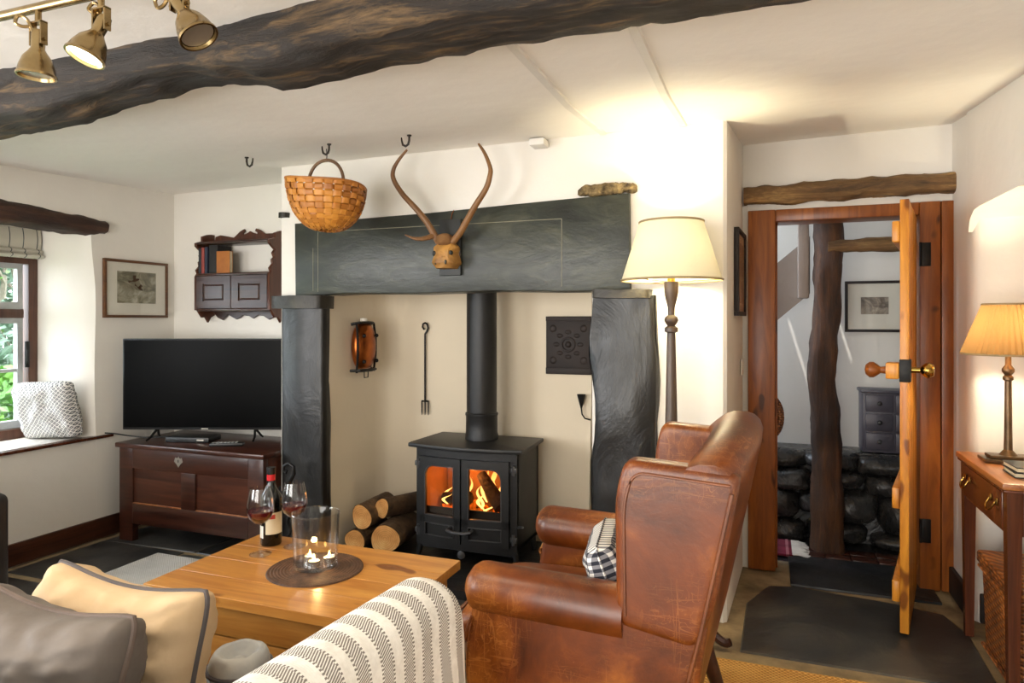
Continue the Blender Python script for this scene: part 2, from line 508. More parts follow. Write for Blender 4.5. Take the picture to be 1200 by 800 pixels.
# ---------------------------------------------------------------- mesh builder
class B:
    def __init__(s): s.bm = bmesh.new(); s.uv = None

    def box(s, x0, x1, y0, y1, z0, z1, bev=0.0, seg=2):
        r = bmesh.ops.create_cube(s.bm, size=1.0)
        vs = r['verts']
        for v in vs:
            v.co = Vector(((x0 + x1) / 2 + v.co.x * (x1 - x0), (y0 + y1) / 2 + v.co.y * (y1 - y0), (z0 + z1) / 2 + v.co.z * (z1 - z0)))
        if bev > 0:
            es = list({e for v in vs for e in v.link_edges})
            bmesh.ops.bevel(s.bm, geom=es, offset=bev, segments=seg, affect='EDGES', profile=0.5)
        return s

    def prism(s, poly, axis, a, b, bev=0.0, seg=2):
        """poly: 2D outline in the two other axes (cyclic order x,y,z without axis), extruded a..b along axis"""
        def P(p, q):
            return {'x': (q, p[0], p[1]), 'y': (p[0], q, p[1]), 'z': (p[0], p[1], q)}[axis]
        va = [s.bm.verts.new(P(p, a)) for p in poly]
        vb = [s.bm.verts.new(P(p, b)) for p in poly]
        fs = [s.bm.faces.new(va), s.bm.faces.new(vb[::-1])]
        n = len(poly)
        for i in range(n):
            fs.append(s.bm.faces.new((va[i], vb[i], vb[(i + 1) % n], va[(i + 1) % n])))
        bmesh.ops.recalc_face_normals(s.bm, faces=fs)
        if bev > 0:
            es = list({e for f in fs[:2] for e in f.edges})
            bmesh.ops.bevel(s.bm, geom=es, offset=bev, segments=seg, affect='EDGES', profile=0.5)
        return s

    def puff(s, poly, y0, y1, r, n=5):
        """outline in x-z extruded along y with fully rounded edges, caps fanned from the centre"""
        P = [Vector(p) for p in poly]
        m = len(P)
        ar = sum(P[i].x * P[(i + 1) % m].y - P[(i + 1) % m].x * P[i].y for i in range(m))
        sg = 1 if ar > 0 else -1
        c = sum(P, Vector((0, 0))) / m
        N = [(c - p).normalized() for p in P]
        rings = []
        for k in range(n + 1):
            a = PI / 2 * k / n
            rings.append((r * (1 - math.sin(a)), y0 + r * (1 - math.cos(a))))
        rings = [(r + 0.02, y0)] + rings
        rings += [(i, y0 + y1 - y) for i, y in rings[::-1]]
        V = [[s.bm.verts.new((P[i].x + N[i].x * q, y, P[i].y + N[i].y * q)) for i in range(m)] for q, y in rings]
        for a_, b_ in zip(V, V[1:]):
            for i in range(m):
                s.bm.faces.new((a_[i], a_[(i + 1) % m], b_[(i + 1) % m], b_[i]))
        for ring, y in ((V[0], y0), (V[-1], y1)):
            cv = s.bm.verts.new((c.x, y, c.y))
            for i in range(m): s.bm.faces.new((ring[i], ring[(i + 1) % m], cv))
        return s

    def grid(s, fn, nu, nv, cu=False, cv=False, uv=None, caps=False):
        V = [[s.bm.verts.new(fn(i / (nu if cu else nu - 1), j / (nv if cv else nv - 1))) for j in range(nv)] for i in range(nu)]
        L = None
        if uv is not None:
            L = s.bm.loops.layers.uv.get('UVMap') or s.bm.loops.layers.uv.new('UVMap')
        for i in range(nu if cu else nu - 1):
            for j in range(nv if cv else nv - 1):
                q = ((i, j), (i + 1, j), (i + 1, j + 1), (i, j + 1))
                f = s.bm.faces.new([V[a % nu][b % nv] for a, b in q])
                if L is not None:
                    for lp, (a, b) in zip(f.loops, q):
                        lp[L].uv = uv(a / (nu - 1), b / (nv - 1))
        if caps:
            for i in (0, nu - 1):
                s.bm.faces.new(V[i] if i else V[i][::-1])
        return s

    def lathe(s, prof, seg=24, c=(0, 0, 0), flute=None):
        n = len(prof)
        rings = []
        for r, z in prof:
            ring = []
            for k in range(seg):
                a = 2 * PI * k / seg
                rr = max(r, 1e-4) * (flute(k, z) if flute else 1)
                ring.append(s.bm.verts.new((c[0] + rr * math.cos(a), c[1] + rr * math.sin(a), c[2] + z)))
            rings.append(ring)
        for i in range(n - 1):
            for k in range(seg):
                s.bm.faces.new((rings[i][k], rings[i][(k + 1) % seg], rings[i + 1][(k + 1) % seg], rings[i + 1][k]))
        return s

    def disc(s, r, z, c=(0, 0), seg=24, flip=False):
        vs = [s.bm.verts.new((c[0] + r * math.cos(2 * PI * k / seg), c[1] + r * math.sin(2 * PI * k / seg), z)) for k in range(seg)]
        s.bm.faces.new(vs[::-1] if flip else vs)
        return s

    def tube(s, pts, r, seg=8, closed=False, flat=None):
        P = [Vector(p) for p in pts]
        n = len(P)
        R = r if isinstance(r, (list, tuple)) else [r] * n
        up = Vector((0.13, 0.21, 0.97)).normalized()
        rings = []
        pn = None
        for i in range(n):
            if closed: t = P[(i + 1) % n] - P[i - 1]
            else: t = P[min(i + 1, n - 1)] - P[max(i - 1, 0)]
            t.normalize()
            if pn is None:
                a = up if abs(t.dot(up)) < 0.9 else Vector((1, 0, 0))
                nn = (a - t * a.dot(t)).normalized()
            else:
                nn = (pn - t * pn.dot(t)).normalized()
            pn = nn
            bb = t.cross(nn)
            rings.append([s.bm.verts.new(P[i] + (nn * math.cos(2 * PI * k / seg) + bb * math.sin(2 * PI * k / seg) * (flat or 1)) * R[i]) for k in range(seg)])
        for i in range(n if closed else n - 1):
            A, C = rings[i], rings[(i + 1) % n]
            for k in range(seg):
                s.bm.faces.new((A[k], A[(k + 1) % seg], C[(k + 1) % seg], C[k]))
        if not closed:
            s.bm.faces.new(rings[0][::-1])
            s.bm.faces.new(rings[-1])
        return s

    def ball(s, c, r, seg=16, sub=None):
        if not isinstance(r, (list, tuple)): r = (r, r, r)
        ret = bmesh.ops.create_uvsphere(s.bm, u_segments=seg, v_segments=max(6, seg * 2 // 3), radius=1.0)
        for v in ret['verts']:
            v.co = Vector((c[0] + v.co.x * r[0], c[1] + v.co.y * r[1], c[2] + v.co.z * r[2]))
        return s

    def map(s, fn):
        for v in s.bm.verts: v.co = Vector(fn(*v.co))
        return s

    def cut(s, axis, vals):
        """add loop cuts by bisecting planes"""
        for q in vals:
            co = Vector((0, 0, 0)); co['xyz'.index(axis)] = q
            no = Vector((0, 0, 0)); no['xyz'.index(axis)] = 1
            bmesh.ops.bisect_plane(s.bm, geom=s.bm.verts[:] + s.bm.edges[:] + s.bm.faces[:], plane_co=co, plane_no=no)
        return s

    def out(s, name, mat, parent=None, smooth=True, angle=40, loc=None, rot=None, kind=None, recalc=True):
        if recalc: bmesh.ops.recalc_face_normals(s.bm, faces=s.bm.faces[:])
        me = bpy.data.meshes.new(name)
        s.bm.to_mesh(me)
        s.bm.free()
        if smooth:
            me.shade_smooth()
            me.set_sharp_from_angle(angle=math.radians(angle))
        me.materials.append(MT[mat] if isinstance(mat, str) else mat)
        o = bpy.data.objects.new(name, me)
        COL.objects.link(o)
        if parent is not None: o.parent = parent
        if loc: o.location = loc
        if rot: o.rotation_euler = rot
        if kind: o['kind'] = kind
        return o


def thing(name, label, cat, loc=(0, 0, 0), rz=0.0, group=None, kind=None):
    o = bpy.data.objects.new(name, None)
    o.empty_display_size = 0.05
    COL.objects.link(o)
    o.location = loc
    o.rotation_euler = (0, 0, rz)
    o['label'] = label
    o['category'] = cat
    if group: o['group'] = group
    if kind: o['kind'] = kind
    return o


def tag(o, label, cat, group=None, kind=None):
    o['label'] = label
    o['category'] = cat
    if group: o['group'] = group
    if kind: o['kind'] = kind
    return o


def copy_tree(o, parent=None):
    c = o.copy()
    COL.objects.link(c)
    c.parent = parent
    for ch in list(o.children): copy_tree(ch, c)
    return c


def structure(o, label, cat): return tag(o, label, cat, kind='structure')


def fbm(x, y, z, s=1.0):
    from mathutils import noise
    return noise.fractal(Vector((x * s, y * s, z * s)), 1.0, 2.0, 4)


def sm(a, b, t): t = max(0, min(1, t)); return a + (b - a) * t * t * (3 - 2 * t)


def interp(pts, x):
    if x <= pts[0][0]: return pts[0][1]
    for (a, p), (b, q) in zip(pts, pts[1:]):
        if x <= b: return sm(p, q, (x - a) / (b - a))
    return pts[-1][1]


# ================================================================ STRUCTURE
XL, XR, YB, YF, YD, YR = -3.6, 0.80, 3.37, 2.96, 3.67, -2.2


def ceil_z(x, y):
    k = 0.035 + (0.10 - 0.035) * (x - XL) / (XR - XL)
    return 2.03 + k * max(0.0, y - 2.4)


# floor: cement bed with flagstones as its pieces
floor = structure(B().box(XL - 0.4, 1.5, YR - 0.2, YD + 0.16, -0.12, -0.006).out('floor', 'cement', smooth=False), 'dark slate flagstone floor with sandy cement joints', 'floor')
random.seed(11)
y = -0.6
row = 0
while y < YD - 0.1:
    d = random.uniform(0.48, 0.66)
    if y + d > YD - 0.12: d = YD - 0.04 - y
    x = XL + 0.06 - random.uniform(0.0, 0.3) * (row % 2)
    x = max(x, XL + 0.05)
    while x < 0.74:
        w = random.uniform(0.55, 0.95)
        if x + w > 0.62: w = 0.76 - x
        g = 0.009
        j = lambda: random.uniform(-0.018, 0.018)
        behind = (x + w / 2 < -2.3 and y + d / 2 > YB) or (-2.4 < x + w / 2 < -0.16 and y + 0.05 > YF)
        if x + w > -0.2 and y + d > 2.7: behind = True
        if not behind:
            y1 = min(y + d, YF + 0.1) if -2.4 < x + w / 2 < -0.2 else (min(y + d, YB) if x < -2.4 else y + d)
            poly = [(x + g + j(), y + g + j()), (x + w - g + j(), y + g + j()), (x + w - g + j(), y1 - g + j()), (x + g + j(), y1 - g + j())]
            cx, cy = x + w / 2, (y + y1) / 2
            b = B().prism([(p[0] - cx, p[1] - cy) for p in poly], 'z', -0.03, 0.0, 0.006, 1)
            o = b.out('flagstone', 'flag', floor, loc=(cx, cy, random.uniform(-0.003, 0.0)))
        x += w
    y += d
    row += 1

big = [(-0.10, 2.72), (0.74, 2.72), (0.75, 3.18), (0.70, 3.36), (0.50, 3.42), (0.12, 3.47), (0.0, 3.44), (-0.09, 3.2)]
B().prism([(p[0] - 0.3, p[1] - 3.1) for p in big], 'z', -0.03, 0.0, 0.006, 1).out('flagstone', 'flag', floor, loc=(0.3, 3.1, 0))

# ceiling
b = B()
b.grid(lambda u, v: (XL - 0.3 + u * 5.6, YR - 0.1 + v * (YD + 0.1 - YR), ceil_z(XL - 0.3 + u * 5.6, YR - 0.1 + v * (YD + 0.1 - YR))), 24, 40)
b.grid(lambda u, v: (XL - 0.3 + u * 5.6, YR - 0.1 + v * (YD + 0.1 - YR), 2.4), 2, 2)
structure(b.out('ceiling', 'ceiling'), 'low white plaster ceiling', 'ceiling')
for k, (bx, y0, y1) in enumerate(((-0.68, 1.66, 2.955), (-0.335, 1.66, 2.955)), 1):
    b = B().grid(lambda u, v: (bx + (-0.016, -0.012, 0.012, 0.016)[round(u * 3)], y0 + v * (y1 - y0), ceil_z(bx, y0 + v * (y1 - y0)) - (0, 0.008, 0.008, 0)[round(u * 3)]), 4, 8)
    structure(b.out('trim_%d' % k, 'white_paint'), ('thin white cover strip on the ceiling running to the stag antlers side' if k == 1 else 'thin white cover strip on the ceiling above the standard lamp'), 'trim')
# small white stub where the breast meets the ceiling
structure(B().box(-1.0, -0.93, 2.88, 2.96, 2.03, 2.06, 0.004).out('trim_3', 'white_paint'), 'short white batten stub at the top of the chimney breast', 'trim')

# left wall with window opening
b = B()
WZ0, WZ1, WY0, WY1 = 0.575, 1.77, 1.30, 2.79
b.box(XL - 0.45, XL, -2.6, WY0, -0.1, WZ0)
b.box(XL - 0.45, XL - 0.0006, WY0, WY1 + 0.05, -0.1, WZ0)
b.box(XL - 0.45, XL - 0.0006, WY0, WY1 + 0.05, WZ1, 2.4)
b.box(XL - 0.45, XL, 0.30, WY0, WZ0, 2.4)
b.box(XL - 0.45, XL, -1.4, 0.30, 1.8, 2.4)
b.box(XL - 0.45, XL, -2.6, -1.4, WZ0, 2.4)
b.box(XL - 0.45, XL - 0.40, -1.4, 0.30, WZ0, 1.8)
# far reveal, splayed and bellied like old plaster
N = 16
prof = []
for i in range(N + 1):
    z = -0.1 + (2.5) * i / N
    prof.append(z)
def reveal(u, v):
    z = -0.1 + 2.5 * v
    inop = WZ0 < z < WZ1 + 0.02
    wob = (-0.035 * math.exp(-((z - 1.72) / 0.25) ** 2) + 0.008 * math.sin(z * 5))
    pts = [(XL - 0.45, 2.73), (XL - 0.36, 2.74), (XL - 0.05, WY1 - 0.005 + wob), (XL, WY1 + 0.03 + wob), (XL, 3.0), (XL, YB + 0.2), (XL - 0.45, YB + 0.2)]
    p = pts[round(u * 6)]
    return (p[0], p[1], z)
b.grid(reveal, 7, 40)
structure(b.out('wall_left', 'plaster', angle=50), 'white plastered wall with the deep window recess', 'wall')
# wooden edge and white board of the sill
structure(B().box(XL - 0.36, XL - 0.03, WY0, WY1 - 0.02, WZ0, WZ0 + 0.012, 0.003).out('trim_4', 'white_paint'), 'white painted window seat board', 'sill')
structure(B().box(XL - 0.03, XL + 0.02, WY0 - 0.05, WY1 + 0.13, WZ0 - 0.004, WZ0 + 0.013, 0.004).out('trim_5', 'console'), 'brown wooden nosing of the window seat', 'sill')
structure(B().box(XL, XL + 0.02, YR, YB, 0.0, 0.115, 0.006).out('baseboard_left', 'baseboard'), 'dark brown skirting board under the window', 'baseboard')

# back wall behind the television
structure(B().box(XL - 0.2, -2.40, YB, YB + 0.15, -0.1, 2.4).out('wall_back', 'plaster'), 'white wall behind the television', 'wall')

# chimney breast with its opening
b = B()
OX0, OX1, OZ = -2.15, -0.73, 1.40
b.prism([(-2.42, YF + 0.01), (-2.415, YF), (OX0, YF), (OX0 - 0.0, 3.60), (-2.42, 3.60)], 'z', -0.1, 2.4)
b.prism([(OX1, YF), (-0.175, YF), (-0.16, YF + 0.015), (-0.115, YD + 0.1), (OX1, YD + 0.1)], 'z', -0.1, 2.4)
b.box(OX0, OX1, YF, YF + 0.16, OZ, 2.4)
b.box(OX0, OX1, 3.56, 3.70, -0.1, 2.4)
structure(b.out('wall_fireplace', 'plaster', smooth=False), 'white chimney breast wall with the wide hearth opening', 'wall')
b = B()
# plastered inside of the inglenook, its far corner rounded
def nook(u, v):
    pts = [(OX0 + 0.012, YF + 0.03), (OX0 + 0.014, 3.2), (OX0 + 0.02, 3.42), (OX0 + 0.035, 3.50), (OX0 + 0.07, 3.54), (OX0 + 0.16, 3.552), (-1.4, 3.552), (OX1 - 0.12, 3.55), (OX1 - 0.03, 3.52), (OX1 - 0.012, 3.4), (OX1 - 0.012, YF + 0.02)]
    p = pts[round(u * 10)]
    z = v * 1.62
    return (p[0] + 0.006 * math.sin(z * 4 + p[1]), p[1] + 0.004 * math.sin(z * 5 + p[0] * 3), z)
b.grid(nook, 11, 14)
b.box(OX0, OX1, YF + 0.17, 3.56, 1.6, 1.66)
structure(b.out('wall_inglenook', 'hearth_plaster', angle=60), 'cream plaster lining inside the hearth recess', 'wall')

# door wall
b = B()
DX0, DX1, DZ = 0.0, 0.665, 1.74
b.box(-0.2, DX0 - 0.06, YD, YD + 0.14, -0.1, 2.4)
b.box(DX1 + 0.09, 1.0, YD, YD + 0.14, -0.1, 2.4)
b.box(DX0 - 0.06, DX1 + 0.09, YD, YD + 0.14, DZ + 0.05, 2.4)
structure(b.out('wall_door', 'plaster', smooth=False), 'white wall around the stair hall doorway', 'wall')

# right wall with its lamp niche
b = B()
b.prism([(XR - 0.005, YD + 0.1), (XR, 3.45), (XR + 0.003, 3.36), (XR + 0.025, 3.335), (XR + 0.06, 3.33), (1.30, 3.33), (1.30, 3.9), (XR, 3.9)], 'z', -0.1, 2.4)
b.prism([(XR - 0.055, 2.0), (XR - 0.053, 2.53), (XR - 0.046, 2.575), (XR - 0.02, 2.605), (XR + 0.02, 2.615), (1.3, 2.615), (1.3, YR - 0.2), (XR - 0.03, YR - 0.2)], 'z', -0.1, 2.4)
# head over the niche, its corners softened
arch = [(2.60, 1.66), (2.66, 1.69), (2.75, 1.70), (3.20, 1.705), (3.28, 1.70), (3.335, 1.67), (3.36, 1.62)]
b.prism(arch + [(3.40, 2.4), (2.55, 2.4)], 'x', XR - 0.012, 1.3)
b.box(1.18, 1.3, 2.5, 3.4, -0.1, 2.4)
structure(b.out('wall_right', 'plaster', angle=50), 'white wall with the arched lamp niche', 'wall')
structure(B().box(XR - 0.022, XR - 0.002, 3.37, YD - 0.01, 0.0, 0.12, 0.005).out('baseboard_right', 'dark_wood'), 'dark skirting beside the doorway', 'baseboard')
structure(B().box(XR + 0.02, 1.17, 3.31, 3.329, 0.0, 0.12, 0.005).out('baseboard_niche', 'dark_wood'), 'dark skirting inside the lamp niche', 'baseboard')

# rear wall behind the camera with a closed recess added for the fill lamp
b = B()
b.box(XL - 0.4, 1.3, YR - 0.2, YR, -0.1, 0.10)
b.box(XL - 0.4, 1.3, YR - 0.2, YR, 1.88, 2.4)
b.box(XL - 0.4, -2.5, YR - 0.2, YR, 0.10, 1.88)
b.box(-0.1, 1.3, YR - 0.2, YR, 0.10, 1.88)
b.box(-2.5, -0.1, YR - 0.2, YR - 0.14, 0.10, 1.88)
structure(b.out('wall_rear', 'plaster', smooth=False), 'white wall at the rear of the room', 'wall')

# ---------------------------------------------------------------- timbers
def timber(name, mat, axis, a, b_, c1, half1, c2, half2, n=60, m=20, rough=0.012, square=3.2, s=6.0, parent=None):
    """a timber along one axis; c1,c2,half1,half2 are functions of the position along it (c1/half1: first other axis, c2/half2: second)"""
    B_ = B()
    def fn(u, v):
        t = a + (b_ - a) * u
        th = 2 * PI * v
        cc, ss = math.cos(th), math.sin(th)
        r = (abs(cc) ** square + abs(ss) ** square) ** (-1 / square)
        p = c1(t) + half1(t) * cc * r
        q = c2(t) + half2(t) * ss * r
        d = fbm(t * 1.2, p * 3, q * 3, s) * rough
        p += d * cc
        q += d * ss
        return {'x': (t, p, q), 'y': (p, t, q), 'z': (p, q, t)}[axis]
    B_.grid(fn, n, m, cv=True, caps=True)
    return B_.out(name, mat, parent, angle=60)

bot = [(-3.6, 1.88), (-2.55, 1.878), (-2.13, 1.89), (-1.863, 1.926), (-1.585, 1.952), (-1.39, 1.932), (-1.27, 1.908), (-1.124, 1.911), (-0.855, 1.931), (-0.61, 1.936), (0.0, 1.935), (0.9, 1.936)]
far = [(-3.6, 1.63), (0.9, 1.63)]
near = [(-3.6, 1.44), (-2.3, 1.43), (-1.5, 1.43), (-1.0, 1.39), (0.9, 1.37)]
beam = timber('ceiling_beam', 'beam', 'x', XL - 0.1, 0.85,
              lambda t: (interp(near, t) + interp(far, t)) / 2, lambda t: (interp(far, t) - interp(near, t)) / 2,
              lambda t: (interp(bot, t) + 2.12) / 2, lambda t: (2.12 - interp(bot, t)) / 2, 170, 40, 0.011, 7.0, 7.0)
structure(beam, 'massive gnarled black oak beam crossing the ceiling', 'beam')
lint = timber('door_lintel', 'lintel_wood', 'x', -0.115, 0.86,
              lambda t: YD - 0.02, lambda t: 0.055, lambda t: 1.872 + 0.012 * (t + 0.1), lambda t: 0.045, 50, 20, 0.014, 4.0, 7.0)
structure(lint, 'rough weathered oak lintel over the doorway', 'beam')
wl = timber('window_lintel', 'window_beam', 'y', 0.9, 2.875,
            lambda t: XL - 0.055, lambda t: 0.09, lambda t: 1.80 - 0.02 * (t - 2.2), lambda t: (0.062 - 0.02 * max(0, t - 2.2)) * (1 if t < 2.84 else 0.75), 60, 20, 0.016, 3.5, 5.0)
structure(wl, 'dark brown oak beam over the window', 'beam')

# door lining and architrave
df = thing('door_1', 'knotty pine door frame of the stair hall doorway', 'door frame', (0, 0, 0), kind='structure')
b = B().box(-0.095, 0.035, YD - 0.035, YD + 0.14, 0.0, 1.80, 0.006)
b.out('jamb', 'pine', df)
B().box(0.035, 0.045, YD + 0.03, YD + 0.10, 0.0, 1.74, 0.002).out('door_stop', 'pine', df)
B().box(0.66, 0.745, YD - 0.035, YD + 0.14, 0.0, 1.80, 0.006).out('jamb', 'pine', df)
B().box(0.749, 0.80, YD - 0.03, YD + 0.02, 0.0, 1.80, 0.005).out('architrave_board', 'pine', df)
B().box(0.035, 0.66, YD - 0.03, YD + 0.14, 1.74, 1.80, 0.006).out('head', 'pine', df)
B().box(-0.10, 0.80, YD - 0.01, YD + 0.1, 1.80, 1.84, 0.006).out('plaster_strip', 'plaster', df)
B().box(0.028, 0.038, YD - 0.03, YD + 0.0, 0.77, 0.86, 0.002).out('strike_plate', 'wrought', df)
for z in (0.22, 1.50):
    b = B().box(0.662, 0.705, YD - 0.041, YD - 0.036, z, z + 0.11, 0.002).tube([(0.662, YD - 0.044, z), (0.662, YD - 0.044, z + 0.11)], 0.006)
    b.out('hinge', 'wrought', df)

# door leaf: local x from the hinge towards the near edge
ang = math.atan2(3.068 - 3.63, 0.522 - 0.648)
dl = thing('plank_door', 'open honey pine plank door seen edge-on with brass knob', 'door', (0.648, 3.625, 0), ang)
L = 0.578
for i in range(4):
    w = L / 4
    B().box(i * w + 0.001, (i + 1) * w - 0.001, -0.034, -0.002, 0.012, 1.725 + 0.003 * (i % 2), 0.003).out('plank', 'pine_light', dl)
for z in (0.13, 0.50, 1.56):
    B().box(0.03, L - 0.005, -0.062, -0.034, z, z + 0.085, 0.006).out('ledge', 'pine_light', dl)
b = B().box(L - 0.055, L + 0.002, -0.036, 0.004, 1.005, 1.095, 0.003)
lk = b.out('rim_lock', 'wrought', dl)
B().lathe([(0.0, 0), (0.012, 0), (0.011, 0.03), (0.02, 0.036), (0.03, 0.05), (0.031, 0.062), (0.022, 0.076), (0, 0.08)], 20).out('brass_knob', 'brass', dl, loc=(L - 0.045, 0.004, 1.052), rot=(-PI / 2, 0, 0))
B().box(L - 0.085, L - 0.005, -0.085, -0.036, 1.015, 1.08, 0.006).out('lock_block', 'pine_light', dl)
B().lathe([(0.0, 0), (0.016, 0), (0.013, 0.02), (0.02, 0.028), (0.032, 0.045), (0.032, 0.06), (0.02, 0.074), (0, 0.078)], 20).out('wooden_knob', 'pine', dl, loc=(L - 0.045, -0.085, 1.048), rot=(PI / 2, 0, 0))

# ---------------------------------------------------------------- hall beyond the door
HY = 4.5
b = B()
b.box(-1.3, 1.4, HY, HY + 0.15, -0.1, 2.5)
structure(b.out('wall_hall', 'plaster', smooth=False), 'pale wall of the stair hall', 'wall')
structure(B().box(-1.4, -1.2, YD + 0.1, HY + 0.1, -0.1, 2.5).out('wall_hall_left', 'plaster', smooth=False), 'side wall of the stair hall under the stairs', 'wall')
structure(B().box(1.2, 1.4, YD + 0.1, HY + 0.1, -0.1, 2.5).out('wall_hall_right', 'plaster', smooth=False), 'side wall of the stair hall behind the open door', 'wall')
# hall ceiling with two unseen slits added to cast the sun streaks
b = B()
xs = [-1.4, -0.225, -0.185, 0.05, 0.09, 1.4]
for i in (0, 2, 4): b.box(xs[i], xs[i + 1], YD, HY + 0.1, 2.3, 2.4)
for i in (1, 3):
    b.box(xs[i], xs[i + 1], YD, 3.88, 2.3, 2.4)
    b.box(xs[i], xs[i + 1], 4.15, HY + 0.1, 2.3, 2.4)
structure(b.out('ceiling_hall', 'ceiling', smooth=False), 'hall ceiling with unseen slits added for sun streaks', 'ceiling')
hf = structure(B().box(-1.3, 1.3, YD - 0.02, HY, -0.12, -0.008).out('floor_hall', 'hearth', smooth=False), 'dark floor of the stair hall', 'floor')
B().box(0.10, 0.72, YD - 0.19, 3.92, -0.03, 0.006, 0.006).out('threshold_slab', 'hearth', hf)
for i in range(5):
    for k in range(2):
        B().box(0.16 + i * 0.125, 0.28 + i * 0.125, 3.94 + k * 0.09, 4.02 + k * 0.09, -0.02, 0.004, 0.003).out('floor_tile', 'chest', hf)
# stone plinth
sw = structure(B().box(-1.2, 1.2, 4.30, HY, -0.05, 0.50).out('wall_stone', 'stone', smooth=False), 'low wall of big black painted boulders under the hall cabinet', 'wall')
random.seed(5)
stones = []
def stone(cx, cz, w, h, d=0.12):
    b = B()
    bmesh.ops.create_icosphere(b.bm, subdivisions=3, radius=1.0)
    sx, sz = random.uniform(0, 9), random.uniform(0, 9)
    def f(x, y, z):
        q = 3.0
        k = (abs(x) ** q + abs(y) ** q + abs(z) ** q) ** (-1 / q)
        n = 1 + 0.16 * fbm(x + sx, y, z + sz, 0.9)
        return (x * k * n * w / 2, y * k * n * d, z * k * n * h / 2)
    b.map(f)
    return b.out('stone', 'stone', sw, loc=(cx, 4.30, cz), angle=80)
stone(0.0, 0.45, 0.50, 0.12, 0.10); stone(0.33, 0.46, 0.30, 0.10, 0.13); stone(0.62, 0.44, 0.34, 0.11, 0.12); stone(0.92, 0.45, 0.30, 0.12)
stone(0.10, 0.34, 0.26, 0.13); stone(0.36, 0.35, 0.30, 0.12, 0.14); stone(0.66, 0.33, 0.32, 0.13); stone(-0.14, 0.34, 0.26, 0.12); stone(0.95, 0.32, 0.30, 0.15)
stone(0.06, 0.20, 0.22, 0.17, 0.13); stone(0.24, 0.22, 0.16, 0.14); stone(0.44, 0.21, 0.26, 0.20, 0.15); stone(0.71, 0.18, 0.28, 0.24, 0.15); stone(-0.14, 0.2, 0.22, 0.18); stone(0.98, 0.18, 0.28, 0.2)
stone(0.08, 0.05, 0.26, 0.14, 0.12); stone(0.36, 0.06, 0.32, 0.12, 0.12); stone(0.72, 0.03, 0.40, 0.10, 0.12); stone(-0.16, 0.05, 0.26, 0.16)

post = timber('stair_post', 'post', 'z', 0.0, 2.29,
              lambda t: interp([(0, 0.305), (0.5, 0.30), (1.0, 0.275), (1.3, 0.30), (1.9, 0.31), (2.3, 0.31)], t), lambda t: interp([(0, 0.085), (0.6, 0.075), (1.2, 0.068), (2.3, 0.072)], t),
              lambda t: 4.08, lambda t: 0.07, 60, 20, 0.016, 3.2, 5.0)
tag(post, 'crooked dark oak post standing in the stair hall', 'post')
rail = timber('hall_crossbeam', 'lintel_wood', 'x', 0.30, 1.2, lambda t: 4.03, lambda t: 0.035, lambda t: 1.645, lambda t: 0.036, 30, 14, 0.012, 2.6, 6.0)
structure(rail, 'short round brown beam joined to the hall post', 'beam')
st = thing('staircase', 'grey painted underside of the hall staircase with drop post', 'staircase', (0, 0, 0))
b = B().prism([(-0.55, 0.72), (-0.55, 1.06), (0.22, 1.72), (0.22, 1.40)], 'y', 4.155, 4.20)
b.out('stringer', 'cabinet_grey' if 'cabinet_grey' in MT else noisy('stair_grey_paint', '#8d8078', '#9c9087', 4, 0.6, bump=0.05), st)
b = B().box(0.155, 0.212, 4.09, 4.154, 1.37, 2.29, 0.008)
b.out('drop_post', noisy('stair_drop_paint', '#8b7c72', '#9b8e84', 4, 0.6, bump=0.05), st)
# rug on hall floor
hr = thing('hall_rug', 'deep red woven rug with white fringe in the hall', 'rug', (0.07, 4.02, 0))
B().box(-0.30, 0.055, -0.13, 0.13, 0.0, 0.014, 0.004).out('pile', noisy('rug_red', '#4d0a1a', '#84203a', 14, 0.9, bump=0.4), hr)
B().box(0.02, 0.035, -0.13, 0.13, 0.0, 0.0148).out('stripe', noisy('rug_rose', '#8a4a52', '#b06a70', 14, 0.9, bump=0.4), hr)
random.seed(3)
b = B()
for i in range(30):
    yy = -0.125 + i * 0.0085
    b.tube([(0.05, yy, 0.012), (0.085, yy + random.uniform(-.006, .006), 0.014), (0.12 + random.uniform(-.01, .02), yy + random.uniform(-.012, .012), 0.006)], 0.0034, 4)
b.out('fringe', noisy('rug_fringe', '#b8b2a8', '#d6d2c9', 14, 0.9, bump=0), hr, kind='stuff')

# framed print in hall
def framed(name, label, w, h, fw, fmat, depth, loc, rz, print_rect, print_mat, mount='mount', cat='picture', glassy=True):
    """picture facing local -y, its centre at loc, back against y=0"""
    t = thing(name, label, cat, loc, rz)
    fr = [(-w / 2, w / 2, h / 2 - fw, h / 2), (-w / 2, w / 2, -h / 2, -h / 2 + fw), (-w / 2, -w / 2 + fw, -h / 2 + fw, h / 2 - fw), (w / 2 - fw, w / 2, -h / 2 + fw, h / 2 - fw)]
    for x0, x1, z0, z1 in fr:
        B().box(x0, x1, -depth, 0, z0, z1, 0.002).out('frame_rail', fmat, t)
    B().box(-w / 2 + fw, w / 2 - fw, -depth * 0.55, -0.001, -h / 2 + fw, h / 2 - fw).out('mount', mount, t, smooth=False)
    if print_rect:
        x0, x1, z0, z1 = print_rect
        B().box(x0, x1, -depth * 0.55 - 0.0015, -depth * 0.55 + 0.001, z0, z1).out('print', print_mat, t, smooth=False)
    if glassy:
        B().box(-w / 2 + fw, w / 2 - fw, -depth * 0.8, -depth * 0.8 + 0.001, -h / 2 + fw, h / 2 - fw).out('glazing', 'picture_glass', t, smooth=False)
    return t
def print_mat(name, stops, sc, stretch=(1, 1, 1)):
    m = Mat(name, 0.7)
    m.col(m.ramp(m.noise(sc, 7, 0.65, m.coord('Object', stretch), 1.0), stops))
    return m.m
